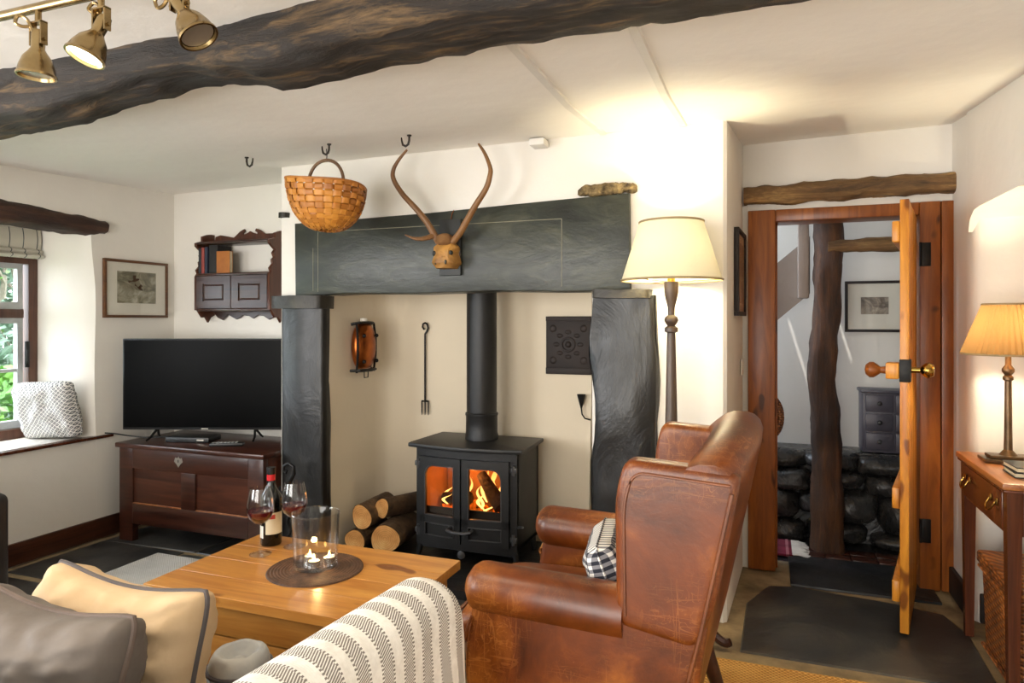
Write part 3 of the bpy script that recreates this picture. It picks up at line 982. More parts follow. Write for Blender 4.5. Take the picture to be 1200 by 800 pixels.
framed('hall_picture', 'dark framed landscape print on the hall wall', 0.31, 0.30, 0.016, 'dark_wood', 0.02, (0.582, HY - 0.001, 1.33), 0,
       (-0.07, 0.075, -0.045, 0.055), print_mat('print_landscape', [(0.3, '#2f2a26'), (0.5, '#8a8074'), (0.7, '#cfc3ad')], 12))

# six-drawer cabinet
hc = thing('drawer_cabinet', 'small slate-blue cabinet of six little drawers on stone ledge', 'cabinet', (0.66, 4.40, 0.505))
B().box(-0.16, 0.16, -0.085, 0.085, 0.0, 0.335, 0.004).out('carcass', 'cabinet_paint', hc)
B().box(-0.17, 0.17, -0.095, 0.088, 0.335, 0.352, 0.004).out('top', 'cabinet_paint', hc)
for r in range(3):
    for c in range(2):
        d = B().box(-0.145 + c * 0.15, -0.005 + c * 0.15, -0.094, -0.08, 0.015 + r * 0.107, 0.112 + r * 0.107, 0.005).out('drawer', 'cabinet_paint', hc)
        B().lathe([(0, 0), (0.006, 0), (0.006, 0.01), (0.013, 0.018), (0.011, 0.026), (0, 0.028)], 12).out('knob', 'black_plastic', d, loc=(-0.075 + c * 0.15, -0.093, 0.064 + r * 0.107), rot=(PI / 2, 0, 0))
# wicker hoop leaning at the hall's left
wh = thing('wicker_tray', 'round wicker tray hung beside the hall post', 'tray', (0.0, 4.33, 0.68))
for rr in (0.115, 0.13):
    B().tube([(rr * math.cos(a) * 0.62, -0.02 - 0.02 * (rr < 0.12), rr * math.sin(a)) for a in [2 * PI * k / 28 for k in range(28)]], 0.009, 8, True).out('rim', 'wicker', wh)
b = B().ball((0, 0.0, 0), (0.07, 0.018, 0.115), 18)
b.out('woven_base', 'wicker', wh)

# ================================================================ FIREPLACE
fp = thing('fireplace_surround', 'black slate fireplace surround with huge lintel slab', 'fireplace', (0, 0, 0))
# lintel slab with irregular upper edge
top = [(-2.305, 1.752), (-1.9, 1.757), (-1.5, 1.765), (-1.1, 1.78), (-0.80, 1.79), (-0.56, 1.797)]
b = B().prism([(-2.30, 1.372)] + [(x, 1.382 + 0.004 * math.sin(x * 9)) for x in (-2.0, -1.6, -1.2, -0.9)] + [(-0.555, 1.378)] + [(x, z) for x, z in top[::-1]], 'y', YF - 0.035, YF + 0.15, 0.006)
b.out('lintel_slab', 'lintel_slate', fp)
for x0, x1, z0, z1 in ((-2.16, -2.157, 1.395, 1.75), (-2.19, -2.187, 1.40, 1.62), (-2.15, -0.86, 1.70, 1.703), (-0.862, -0.859, 1.40, 1.70)):
    B().box(x0, x1, YF - 0.0358, YF - 0.034, z0, z1).out('scored_line', 'score', fp)
def slab(name, mat, x0, x1, y0, y1, z0, z1, amp, seed, n=14):
    b = B().box(x0, x1, y0, y1, z0, z1)
    bmesh.ops.subdivide_edges(b.bm, edges=b.bm.edges[:], cuts=n, use_grid_fill=True)
    cx, cy, cz = (x0 + x1) / 2, (y0 + y1) / 2, (z0 + z1) / 2
    hx, hy, hz = (x1 - x0) / 2, (y1 - y0) / 2, (z1 - z0) / 2
    def f(x, y, z):
        u, v, w = (x - cx) / hx, (y - cy) / hy, (z - cz) / hz
        rd = 1 - 0.5 * max(0, abs(u) - 0.8) * max(0, abs(v) - 0.4)
        n_ = fbm(x + seed, y, z, 3.0)
        return (cx + (x - cx) * rd + amp * n_ * (abs(u) > .95), y - (amp * 0.9 * n_ + 0.02 * (1 - u * u)) * (v < -.5), z + amp * .4 * fbm(x, y + seed, z, 5) * (abs(w) > .95))
    b.map(f)
    return b.out(name, mat, fp, angle=70)
slab('pillar', 'pillar_slate', -2.405, -2.134, YF - 0.02, YF + 0.05, 0.0, 1.315, 0.006, 1.0)
slab('pillar', 'pillar_slate', -0.722, -0.435, YF - 0.04, YF + 0.05, 0.0, 1.355, 0.028, 4.0)
slab('capstone', 'cap_slate', -2.43, -2.115, YF - 0.07, YF + 0.05, 1.312, 1.376, 0.010, 2.0, 8)
slab('capstone', 'cap_slate', -0.725, -0.46, YF - 0.075, YF + 0.05, 1.345, 1.382, 0.014, 6.0, 8)
slab('capstone', 'cap_slate', -2.42, -2.36, YF - 0.02, YF + 0.03, 1.79, 1.815, 0.006, 3.0, 5)
timber('rough_stone', 'rough_stone', 'x', -0.79, -0.53, lambda t: YF - 0.012, lambda t: 0.04 * (1 - abs((t + 0.66) / 0.145) ** 4),
       lambda t: 1.822 + 0.012 * (t + 0.66), lambda t: 0.026 * (1 - 0.75 * abs((t + 0.66) / 0.14) ** 3), 30, 18, 0.014, 2.6, 16.0, parent=fp)
# raised hearth
hs = structure(slab('floor_hearth', 'hearth', OX0 - 0.01, OX1 + 0.02, 2.80, 3.555, -0.02, 0.04, 0.008, 7.0, 10), 'black slate hearth slab under the stove', 'hearth')
hs.parent = None

# ---------------------------------------------------------------- stove
SX, SY, SZ = -1.42, 3.28, 0.045
stv = thing('wood_burning_stove', 'black cast iron log-burning stove with fire behind two doors', 'stove', (SX, SY, SZ))
HW = 0.275
def bow(x, y, z): return (x, y - 0.035 * (1 - (x / HW) ** 2), z)
yf = -0.155
# body: sides, back, base, roof, front frame
b = B()
b.box(-HW, -HW + 0.02, yf, 0.17, 0.07, 0.555, 0.003)
b.box(HW - 0.02, HW, yf, 0.17, 0.07, 0.555, 0.003)
b.box(-HW, HW, 0.15, 0.17, 0.07, 0.555)
b.box(-HW, HW, yf, 0.17, 0.07, 0.09)
b.out('body', 'iron', stv)
b = B()
b.box(-HW, HW, yf - 0.004, yf + 0.02, 0.495, 0.556)
b.box(-HW, HW, yf - 0.004, yf + 0.02, 0.06, 0.12)
b.box(-HW, -HW + 0.05, yf - 0.004, yf + 0.02, 0.12, 0.495)
b.box(HW - 0.05, HW, yf - 0.004, yf + 0.02, 0.12, 0.495)
b.box(-0.02, 0.02, yf - 0.004, yf + 0.02, 0.12, 0.495)
b.cut('x', [-HW + HW * 2 * i / 14 for i in range(1, 14)]).map(bow)
b.out('front_frame', 'iron', stv)
# top plate with bowed front
out = [(-0.30, 0.185), (-0.315, yf - 0.0)]
for i in range(15):
    x = -0.31 + 0.62 * i / 14
    out.append((x, yf - 0.03 - 0.045 * (1 - (x / 0.31) ** 2)))
out += [(0.315, yf - 0.0), (0.30, 0.185)]
B().prism(out, 'z', 0.556, 0.578, 0.006).out('top_plate', 'iron', stv)
# legs
for sx in (-1, 1):
    for y in (yf + 0.02, 0.13):
        b = B().tube([(sx * (HW - 0.03), y, 0.085), (sx * (HW - 0.012), y - 0.008, 0.045), (sx * (HW - 0.004), y - 0.012, 0.0)], [0.03, 0.017, 0.013], 10)
        b.out('leg', 'iron', stv)
# doors
for sx in (-1, 1):
    x0, x1 = (0.004, HW - 0.032)
    def mir(v): return v if sx > 0 else -v
    d = thing_b = B()
    zt, zb = 0.515, 0.095
    yd0, yd1 = yf - 0.026, yf - 0.004
    rects = [(x0, x1, 0.475, zt), (x0, x1, zb, 0.125), (x0, x1, 0.185, 0.225), (x0, x0 + 0.036, 0.125, 0.475), (x1 - 0.036, x1, 0.125, 0.475)]
    for a, c, z0, z1 in rects:
        d.box(min(mir(a), mir(c)), max(mir(a), mir(c)), yd0, yd1, z0, z1)
    # rounded outer upper corner of the window
    cx = x1 - 0.036
    pts = [(mir(cx), 0.475), (mir(cx - 0.045), 0.475), (mir(cx - 0.025), 0.468), (mir(cx - 0.008), 0.452), (mir(cx), 0.43)]
    d.prism(pts, 'y', yd0, yd1)
    # lower panel
    d.box(min(mir(x0 + .03), mir(x1 - .03)), max(mir(x0 + .03), mir(x1 - .03)), yd0 + 0.01, yd1, 0.12, 0.19)
    d.cut('x', [mir(x0 + (x1 - x0) * i / 7) for i in range(1, 7)]).map(bow)
    do = d.out('door', 'iron', stv, angle=30)
    # raised bead round the openings
    b = B()
    def rp(x, z): return bow(mir(x), yd0 - 0.001, z)
    loop = [(x0 + .036 + (x1 - x0 - .072) * i / 6, 0.225) for i in range(7)] + [(x1 - .036, .3), (x1 - .036, .36), (x1 - .036, .43), (x1 - .044, .452), (x1 - .061, .468), (x1 - .081, .475)] + [(x1 - .1 - (x1 - x0 - .136) * i / 4, .475) for i in range(5)] + [(x0 + .036, .36)]
    b.tube([rp(*p) for p in loop], 0.004, 6, True)
    loop = [(x0 + .036 + (x1 - x0 - .072) * i / 6, 0.125) for i in range(7)] + [(x1 - .036, .185)] + [(x1 - .036 - (x1 - x0 - .072) * i / 6, 0.185) for i in range(1, 7)]
    b.tube([rp(*p) for p in loop], 0.0035, 6, True)
    b.out('bead', 'iron_highlit', do)
    g = B().box(min(mir(x0 + .03), mir(x1 - .03)), max(mir(x0 + .03), mir(x1 - .03)), yd1 - 0.006, yd1 - 0.004, 0.215, 0.485)
    g.cut('x', [mir(x0 + (x1 - x0) * i / 6) for i in range(1, 6)]).map(bow)
    g.out('door_glass', 'stove_glass', do)
    for z in (0.12, 0.46):
        b = B().box(min(mir(x1 - .005), mir(x1 + .035)), max(mir(x1 - .005), mir(x1 + .035)), yf - .02, yf - 0.002, z, z + 0.026, 0.004).tube([(mir(x1 + .018), yf - .014, z - .012), (mir(x1 + .018), yf - .014, z + .038)], 0.009)
        b.out('hinge', 'iron_highlit', do)
b = B().tube([(-0.06, yf - 0.062, 0.175), (-0.062, yf - 0.088, 0.17), (-0.03, yf - 0.098, 0.165), (0.03, yf - 0.098, 0.165), (0.062, yf - 0.088, 0.17), (0.06, yf - 0.062, 0.175)], 0.008, 8)
b.out('door_handle', 'iron_highlit', stv)
B().tube([(HW - .005, yf + .01, 0.19), (HW + 0.035, yf - 0.02, 0.205)], 0.007).out('air_lever', 'iron_highlit', stv)
B().lathe([(0, 0), (0.02, 0), (0.02, 0.012), (0.008, 0.016), (0, 0.016)], 16).out('air_wheel', 'iron_highlit', stv, loc=(0.0, yf - 0.045, 0.045), rot=(PI / 2, 0, 0))
B().box(-HW + .03, HW - .03, yf, 0.14, 0.045, 0.06).out('ash_lip', 'iron', stv)
# flue
b = B().lathe([(0.088, 0.578), (0.088, 0.60), (0.084, 0.615), (0.084, 0.70), (0.087, 0.705), (0.087, 0.715), (0.080, 0.72), (0.080, 1.55)], 36, (0.0, 0.05, 0))
b.out('flue_pipe', 'iron', stv)
# firebox inside
b = B().box(-0.225, 0.225, 0.10, 0.12, 0.10, 0.52).box(-0.25, -0.23, yf + .02, 0.11, 0.1, 0.52).box(0.23, 0.25, yf + .02, 0.11, 0.1, 0.52)
b.out('fire_bricks', 'firebrick', stv)
B().box(-0.25, 0.25, yf + 0.02, 0.12, 0.515, 0.53).out('baffle', 'firebrick', stv)
B().box(-0.225, 0.225, yf + .0, yf + 0.008, 0.20, 0.255).out('fire_fence', 'iron', stv)
b = B()
random.seed(8)
for i in range(26):
    b.ball((random.uniform(-.2, .2), random.uniform(-.1, .08), 0.215 + random.uniform(-.01, .03)), (random.uniform(.02, .05), random.uniform(.02, .04), random.uniform(.015, .03)), 8)
b.out('ember_bed', 'ember', stv, kind='stuff')
b = B().tube([(0.02, 0.0, 0.40), (0.10, -0.05, 0.325), (0.17, -0.09, 0.265)], [0.028, 0.036, 0.042], 9)
b.out('burning_log', noisy('charred_log', '#0c0705', '#2a170c', 14, 0.9, bump=0.9, bscale=30, bdist=0.02), stv)
B().tube([(-0.2, 0.02, 0.25), (-0.04, -0.02, 0.275)], 0.035, 9).out('burning_log', noisy('charred_log_b', '#0c0705', '#24140b', 14, 0.9, bump=0.9, bscale=30, bdist=0.02), stv)
random.seed(21)
def flame(x, y, z, h, w, lean, ph):
    b = B()
    def fn(u, v):
        t = u
        r = w * (math.sin(PI * min(1, t * 0.9 + 0.12)) ** 1.2) * (1 - t) ** 0.55 + 0.0005
        a = 2 * PI * v
        wob = 0.02 * math.sin(t * 6 + ph)
        return (x + lean * t * h + wob + r * math.cos(a), y + 0.5 * r * math.sin(a), z + h * t)
    b.grid(fn, 14, 8, cv=True)
    return b.out('flame', 'flame', stv)
for args in ((-0.095, 0.0, .24, .20, .013, .30, 0), (-0.115, .02, .24, .15, .014, .35, 1), (-0.135, .0, .23, .11, .013, .4, 2), (-0.16, .04, .23, .12, .014, .3, 3), (-0.20, .05, .23, .09, .014, .2, 2), (-0.18, -.02, .23, .06, .012, .3, 2), (-0.07, -.01, .24, .16, .013, .2, 4),
             (0.035, .03, .25, .21, .014, -.05, 3), (0.055, .05, .26, .25, .015, .05, 4), (0.075, .03, .26, .20, .013, .12, 1), (0.10, .06, .27, .22, .014, .1, 5), (0.125, .06, .27, .15, .013, .2, 2), (0.045, -.05, .23, .10, .013, -.1, 2.5), (0.02, -.03, .23, .13, .012, .1, .7), (.15, .06, .29, .18, .013, .05, 1.5), (.18, .06, .27, .13, .012, .1, .5), (0.09, -.08, .22, .06, .012, .2, 3.3)):
    flame(*args)
fl = bpy.data.lights.new('fire_glow', 'POINT')
fl.energy = 3.4; fl.color = (1.0, 0.36, 0.07); fl.shadow_soft_size = 0.05
fo = bpy.data.objects.new('fire_glow', fl); COL.objects.link(fo); fo.location = (SX - 0.03, SY - 0.05, SZ + 0.42)

# ---------------------------------------------------------------- logs beside the stove
def log(label, loc, length, r, rot, seed):
    t = thing('firewood_log', label, 'log', loc, 0, 'split logs stacked beside the stove')
    b = B()
    def fn(u, v):
        a = 2 * PI * v
        rr = r * (1 + 0.07 * math.sin(a * 2 + seed) + 0.05 * math.sin(a * 3 + 2 * seed) + 0.03 * fbm(math.cos(a), math.sin(a), u * 3 + seed, 2.0))
        return (rr * math.cos(a), u * length, rr * math.sin(a))
    b.grid(fn, 8, 20, cv=True)
    o = b.out('bark', 'bark', t)
    m = Mat('log_end', 0.8)
    x, yq, z = m.xyz()
    rad = (x * x + z * z).op('SQRT')
    m.col(m.ramp((rad * 620 + m.noise(12) * 9).sin() * 0.05 + m.noise(9), [(0.25, '#8f5c2b'), (0.5, '#c98f4e'), (0.75, '#e3b778')]))
    for e, yy in ((0, -0.001), (1, length + 0.001)):
        b = B()
        b.bm.faces.new([b.bm.verts.new(Vector(fn(e, k / 20)) * 0.96 + Vector((0, yy - fn(e, 0)[1] * 0.96, 0))) for k in range(20)])
        b.out('sawn_end', m.m, t)
    t.rotation_euler = rot
    return t
log('largest log with round sawn end at the front of the pile', (-1.845, 3.06, 0.123), 0.30, 0.078, (0, 0, 0.12), 1)
log('small log lying beneath at the cheek side of the pile', (-2.02, 3.05, 0.102), 0.28, 0.057, (0, 0, 0.05), 2)
log('round log resting on top of the small one in the pile', (-1.985, 3.06, 0.222), 0.28, 0.062, (0, 0, 0.02), 4)
log('split log tilted up at the back of the pile', (-1.90, 3.12, 0.262), 0.28, 0.052, (-0.06, 0.5, -0.32), 5)

# ---------------------------------------------------------------- things inside the inglenook
# copper sconce on the left cheek (faces +x)
cs = thing('copper_lantern', 'old copper lantern with iron straps on the hearth cheek', 'lantern', (OX0 + 0.03, 3.235, 0.965))
b = B()
def sh(u, v):
    a = 2 * PI * v
    z = u
    r = max(0.03, math.sin(PI * min(max(u, 0.03), 0.97)) ** 0.25)
    return (0.035 + 0.05 * math.cos(a) * r, 0.098 * math.sin(a) * r, 0.02 + 0.245 * z)
b.grid(sh, 18, 20, cv=True, caps=True)
b.out('copper_body', 'copper', cs, angle=80)
b = B()
for yy in (-0.085, 0.085):
    b.tube([(0.045, yy, 0.0), (0.055, yy * 1.05, 0.1), (0.055, yy * 1.05, 0.18), (0.045, yy, 0.27)], 0.007, 6)
b.tube([(0.01, -0.095, 0.012), (0.06, -0.08, 0.012), (0.084, 0.0, 0.012), (0.06, 0.08, 0.012), (0.01, 0.095, 0.012)], 0.008, 6)
b.tube([(0.01, -0.085, 0.262), (0.05, -0.07, 0.27), (0.072, 0.0, 0.272), (0.05, 0.07, 0.27), (0.01, 0.085, 0.262)], 0.008, 6)
b.out('strap', 'wrought', cs)
for yy in (-0.062, 0.062):
    for z in (0.06, 0.2):
        B().ball((0.078, yy, z), 0.011, 10).out('stud', 'wrought', cs)
B().lathe([(0, 0.27), (0.02, 0.27), (0.02, 0.295), (0, 0.297)], 12, (0.035, 0, 0)).out('socket', 'wax', cs)
B().tube([(0.05, -0.02, 0.008), (0.05, -0.018, -0.03), (0.05, 0.018, -0.03), (0.05, 0.02, 0.008)], 0.003, 6).out('drop_ring', 'wrought', cs)

tf = thing('toasting_fork', 'long black iron toasting fork hanging on the hearth wall', 'fork', (-1.865, 3.535, 0.70))
b = B().tube([(0, 0, 0.08), (0, 0, 0.47)], 0.0055, 8)
b.tube([(0, 0, 0.47), (0.012, 0, 0.485), (0.02, 0, 0.505), (0.013, 0, 0.528), (0, 0, 0.534), (-0.013, 0, 0.528), (-0.016, 0, 0.51), (-0.006, 0, 0.495)], 0.0055, 8)
b.out('shaft', 'wrought', tf)
b = B().tube([(-0.022, 0, 0.08), (0.022, 0, 0.08)], 0.005)
b.out('crossbar', 'wrought', tf)
for x in (-0.021, 0, 0.021):
    B().tube([(x, 0, 0.08), (x, 0, 0.02), (x + 0.002, -0.004, 0.0)], [0.0045, 0.004, 0.002], 6).out('tine', 'wrought', tf)

cp = thing('carved_panel', 'dark square carved wooden panel on the hearth wall', 'panel', (-1.0, 3.545, 1.11))
B().box(-0.125, 0.125, -0.022, 0.0, -0.15, 0.16, 0.004).out('board', 'dark_wood', cp)
b = B()
b.tube([(0.035 * math.cos(a), -0.024, 0.01 + 0.035 * math.sin(a)) for a in [2 * PI * k / 20 for k in range(20)]], 0.006, 6, True)
for k in range(8):
    a = 2 * PI * k / 8
    b.ball((0.066 * math.cos(a), -0.021, 0.01 + 0.066 * math.sin(a)), (0.02, 0.005, 0.012), 8)
for sx in (-1, 1):
    for sz in (-1, 1):
        b.ball((sx * 0.085, -0.022, 0.01 + sz * 0.085), (0.02, 0.005, 0.02), 8)
b.ball((0, -0.022, 0.01), (0.018, 0.01, 0.018), 8)
b.out('carving', 'dark_wood', cp, kind='stuff')
B().box(-0.125, 0.125, -0.028, -0.02, 0.135, 0.16, 0.003).out('moulding', 'dark_wood', cp)
B().box(-0.125, 0.125, -0.028, -0.02, -0.15, -0.115, 0.003).out('moulding', 'dark_wood', cp)
ch = thing('candle_snuffer', 'small black iron cone snuffer on a curved hook', 'snuffer', (-0.93, 3.53, 0.72))
B().lathe([(0.004, 0.06), (0.012, 0.09), (0.024, 0.135), (0.022, 0.135), (0.0, 0.10)], 14).out('cone', 'wrought', ch)
B().tube([(0, 0, 0.062), (0.004, 0, 0.03), (0.02, 0, 0.008), (0.05, 0.01, 0.0)], 0.004, 6).out('hook_arm', 'wrought', ch)

# companion tool in front of left pillar
ct = thing('fire_tool', 'black wrought iron fire tool with twisted scroll top by pillar', 'fire tool', (-2.24, 2.80, 0))
B().lathe([(0.07, 0.0), (0.07, 0.012), (0.02, 0.02), (0.01, 0.03)], 20).out('foot', 'wrought', ct)
b = B().tube([(0.006 * math.cos(k * 0.9), 0.006 * math.sin(k * 0.9), 0.02 + k * 0.0125) for k in range(34)], 0.009, 6)
b.out('twisted_shaft', 'wrought', ct)
b = B().tube([(0, 0, 0.43), (0.015, 0, 0.46), (0.03, 0, 0.485), (0.028, 0, 0.52), (0.0, 0, 0.535), (-0.03, 0, 0.52), (-0.034, 0, 0.495), (-0.018, 0, 0.485), (-0.012, 0, 0.50)], [0.009, 0.012, 0.011, 0.01, 0.009, 0.008, 0.007, 0.006, 0.005], 8)
b.out('scroll', 'wrought', ct)
b = B()
for sx in (-1, 1):
    b.tube([(0, 0, 0.40), (sx * 0.03, -0.01, 0.385), (sx * 0.045, -0.015, 0.40), (sx * 0.04, -0.015, 0.42)], 0.007, 6)
b.out('leaf_curl', 'wrought', ct)

# wicker log basket mostly behind the armchair
lb = thing('log_basket', 'pale cane log basket behind the armchair beside the stove', 'basket', (-0.89, 3.13, 0.035))
B().lathe([(0.10, 0.0), (0.125, 0.05), (0.135, 0.1), (0.14, 0.12), (0.13, 0.12), (0.12, 0.05), (0.0, 0.01)], 24).out('woven_bowl', 'wicker', lb)
b = B().tube([(-0.135 * math.cos(a), 0, 0.1 + 0.09 * math.sin(a)) for a in [PI * k / 16 for k in range(17)]], 0.006, 6)
b.out('hoop_handle', noisy('cane', '#b0713a', '#d39a5c', 9, 0.5, bump=0.1), lb)

# ================================================================ ceiling hooks and hanging basket
def hook(label, x, y, flip=1):
    z = ceil_z(x, y)
    t = thing('ceiling_hook', label, 'hook', (x, y, z), 0, 'iron hooks in the ceiling')
    B().tube([(0.018 * flip, 0, 0.006), (0.018 * flip, 0, -0.022), (0.013 * flip, 0, -0.040), (0, 0, -0.047), (-0.013 * flip, 0, -0.040), (-0.018 * flip, 0, -0.024), (-0.020 * flip, 0, -0.008)], [0.004, 0.005, 0.005, 0.005, 0.005, 0.004, 0.003], 8).out('bent_hook', 'hook_iron', t)
    B().lathe([(0, 0.0), (0.010, 0.0), (0.009, -0.006), (0, -0.007)], 10, (0.018 * flip, 0, 0)).out('back_plate', 'hook_iron', t)
hook('empty iron ceiling hook between the beam and the wall shelf', -2.36, 2.66, -1)
hook('iron ceiling hook holding the woven basket', -1.862, 2.58, 1)
hook('empty iron ceiling hook beside the antler tip', -1.455, 2.58, 1)

hb = thing('hanging_basket', 'golden splint-woven basket hanging from a ceiling hook', 'basket', (-1.865, 2.585, 1.655))
RX, RY, HH = 0.182, 0.15, 0.20
def bowl(th, t, off=0.0):
    """t=0 rim .. 1 bottom centre"""
    s = t
    k = math.cos(s * PI / 2) ** 0.62
    z = HH * (1 - math.sin(s * PI / 2) ** 1.15)
    r = 1 + off / 0.16
    # the rim sags between handle ends, tilt to the right
    x = RX * k * math.cos(th) * r
    yv = RY * k * math.sin(th) * r
    zz = z + off * s - 0.02 * (1 - s) * math.cos(th) + 0.012 * (1 - s) * math.cos(2 * th) - 0.035 * (1 - s) * (math.sin(th) * 0.6)
    return Vector((x, yv, zz))
NS, NW = 26, 11
def ribbon(P, Nn, W, thick):
    b = B()
    n = len(P)
    rows = []
    for p, nn, w in zip(P, Nn, W):
        rows.append([b.bm.verts.new(p + w), b.bm.verts.new(p + w + nn * thick), b.bm.verts.new(p - w + nn * thick), b.bm.verts.new(p - w)])
    for i in range(n - 1):
        for k in range(4):
            b.bm.faces.new((rows[i][k], rows[i][(k + 1) % 4], rows[i + 1][(k + 1) % 4], rows[i + 1][k]))
    return b
random.seed(4)
for i in range(NS):
    th = 2 * PI * i / NS
    P, Nn, W = [], [], []
    for q in range(60):
        t = 0.0 + 0.93 * q / 59
        ph = t * NW
        off = 0.004 * max(-1, min(1, 1.8 * math.sin(PI * (ph + i))))
        p = bowl(th, t, off)
        nrm = Vector((math.cos(th), math.sin(th), -0.3 - t)).normalized()
        side = Vector((-math.sin(th), math.cos(th), 0))
        P.append(p); Nn.append(nrm); W.append(side * 0.0172 * (math.cos(t * PI / 2) ** 0.6 * 0.9 + 0.1))
    ribbon(P, Nn, W, 0.0018).out('stave', random.choice(['splint_a', 'splint_b']), hb, smooth=False)
for j in range(NW - 1):
    t = (j + 0.5) / NW
    P, Nn, W = [], [], []
    for q in range(NS * 8 + 1):
        th = 2 * PI * q / (NS * 8)
        off = -0.004 * math.cos(PI * j) * max(-1, min(1, 1.8 * math.cos(NS * th / 2)))
        p = bowl(th, t, off + 0.001)
        p2 = bowl(th, t + 0.5 / NW * 0.84, off + 0.001)
        P.append(p)
        Nn.append(Vector((math.cos(th), math.sin(th), -0.3 - t)).normalized())
        W.append((p2 - p))
    ribbon(P, Nn, W, 0.0018).out('weaver', ['splint_a', 'splint_b', 'splint_a'][j % 3], hb, smooth=False)
B().tube([bowl(2 * PI * k / 48, 0.004, 0.003) for k in range(48)], 0.006, 6, True).out('rim', 'splint_b', hb)
hp = []
for k in range(21):
    a = PI * k / 20
    hp.append((-0.095 * math.cos(a), 0.0, HH - 0.01 + 0.125 * math.sin(a) ** 0.8))
B().tube(hp, 0.0075, 8).out('handle', 'basket_hoop', hb)
B().tube([(0.004, 0, 0.31), (0.006, 0, 0.34), (0.003, 0, 0.366)], 0.0022, 6).out('wire_loop', 'wrought', hb)

# ---------------------------------------------------------------- antlers
an = thing('stag_antlers', 'stag skull with long curved antlers on a black plaque', 'antlers', (-1.402, YF - 0.037, 1.56))
B().box(-0.055, 0.055, -0.018, 0.0, -0.10, 0.165, 0.003).out('plaque', 'plaque', an)
b = B()
def sk(u, v):
    a = 2 * PI * v
    z = 0.055 - 0.125 * u
    w = interp([(0, 0.035), (0.25, 0.062), (0.55, 0.058), (0.8, 0.062), (1, 0.045)], u)
    d = interp([(0, 0.03), (0.4, 0.06), (0.8, 0.07), (1, 0.055)], u)
    q = (abs(math.cos(a)) ** 2.6 + abs(math.sin(a)) ** 2.6) ** (-1 / 2.6)
    eye = 1 - 0.25 * math.exp(-((u - 0.42) / 0.12) ** 2) * (abs(math.cos(a)) ** 3)
    return (w * math.cos(a) * q * eye, -0.05 - d * math.sin(a) * q + 0.01 * fbm(math.cos(a), math.sin(a), u, 3), z)
b.grid(sk, 16, 26, cv=True, caps=True)
b.out('skull', 'skull', an)
for sx in (-1, 1):
    B().ball((sx * 0.040, -0.095, -0.002), (0.013, 0.012, 0.013), 10).out('eye_socket', 'plaque', an)
    B().ball((sx * 0.025, -0.115, -0.045), (0.006, 0.006, 0.011), 8).out('nostril', 'plaque', an)
# antler curves are given as x,z pairs with forward reach
La = [(-0.03, -0.07, 0.05), (-0.05, -0.085, 0.09), (-0.075, -0.10, 0.14), (-0.125, -0.115, 0.205), (-0.19, -0.125, 0.275), (-0.235, -0.13, 0.345), (-0.238, -0.13, 0.39), (-0.21, -0.13, 0.435), (-0.165, -0.13, 0.48)]
Ra = [(0.04, -0.07, 0.05), (0.085, -0.085, 0.09), (0.125, -0.10, 0.14), (0.175, -0.115, 0.205), (0.23, -0.125, 0.275), (0.252, -0.13, 0.335), (0.25, -0.13, 0.37), (0.225, -0.13, 0.43), (0.195, -0.13, 0.475)]
def dense(P, n=6):
    P = [Vector(p) for p in P]
    out = []
    for i in range(len(P) - 1):
        p0, p1, p2, p3 = P[max(i - 1, 0)], P[i], P[i + 1], P[min(i + 2, len(P) - 1)]
        for k in range(n):
            t = k / n
            out.append(0.5 * ((2 * p1) + (-p0 + p2) * t + (2 * p0 - 5 * p1 + 4 * p2 - p3) * t * t + (-p0 + 3 * p1 - 3 * p2 + p3) * t ** 3))
    out.append(P[-1])
    return out
for A in (La, Ra):
    D = dense(A)
    n = len(D)
    B().tube(D, [0.0145 * (1 - i / n) ** 0.55 + 0.0028 for i in range(n)], 10).out('antler', 'antler', an)
D = dense([(-0.05, -0.09, 0.08), (-0.09, -0.12, 0.065), (-0.13, -0.135, 0.068), (-0.17, -0.14, 0.085)])
B().tube(D, [0.012 * (1 - i / len(D)) + 0.002 for i in range(len(D))], 8).out('brow_tine', 'antler', an)
B().ball((0.0, -0.075, 0.062), (0.045, 0.035, 0.03), 14).out('crown_tuft', noisy('skull_fur', '#5a3a1c', '#8a6236', 20, 0.9, bump=0.8, bscale=60), an)
B().tube([(0.0, -0.006, 0.16), (0.004, -0.004, 0.19), (0.014, -0.002, 0.21)], 0.002, 6).out('hanging_wire', 'copper', an)

# ================================================================ lamps
def bulb_light(name, loc, energy, color, size=0.035):
    d = bpy.data.lights.new(name, 'POINT')
    d.energy, d.color, d.shadow_soft_size = energy, color, size
    o = bpy.data.objects.new(name, d)
    COL.objects.link(o)
    o.location = loc
    return o
WARM = (1.0, 0.80, 0.52)
fl_ = thing('floor_lamp', 'standard lamp with big cream shade and turned wooden pole', 'floor lamp', (-0.357, 2.74, 0))
B().lathe([(0.022, 0.16), (0.045, 0.19), (0.032, 0.26), (0.024, 0.36), (0.03, 0.42), (0.026, 0.5), (0.025, 0.8), (0.017, 1.18), (0.016, 1.20), (0.026, 1.205), (0.026, 1.22), (0.015, 1.228), (0.024, 1.24), (0.028, 1.25), (0.024, 1.262), (0.013, 1.27), (0.014, 1.30), (0.022, 1.33), (0.028, 1.36), (0.028, 1.40), (0.0, 1.402)], 24).out('pole', 'lamp_wood', fl_)
for k in range(3):
    a = math.radians(-6 + 120 * k)
    D = dense([(0.02 * math.cos(a), 0.02 * math.sin(a), 0.22), (0.09 * math.cos(a), 0.09 * math.sin(a), 0.16), (0.15 * math.cos(a), 0.15 * math.sin(a), 0.06), (0.20 * math.cos(a), 0.20 * math.sin(a), 0.022), (0.225 * math.cos(a), 0.225 * math.sin(a), 0.03)])
    B().tube(D, [0.022 - 0.008 * i / len(D) for i in range(len(D))], 8).out('foot', 'chest', fl_)
b = B()
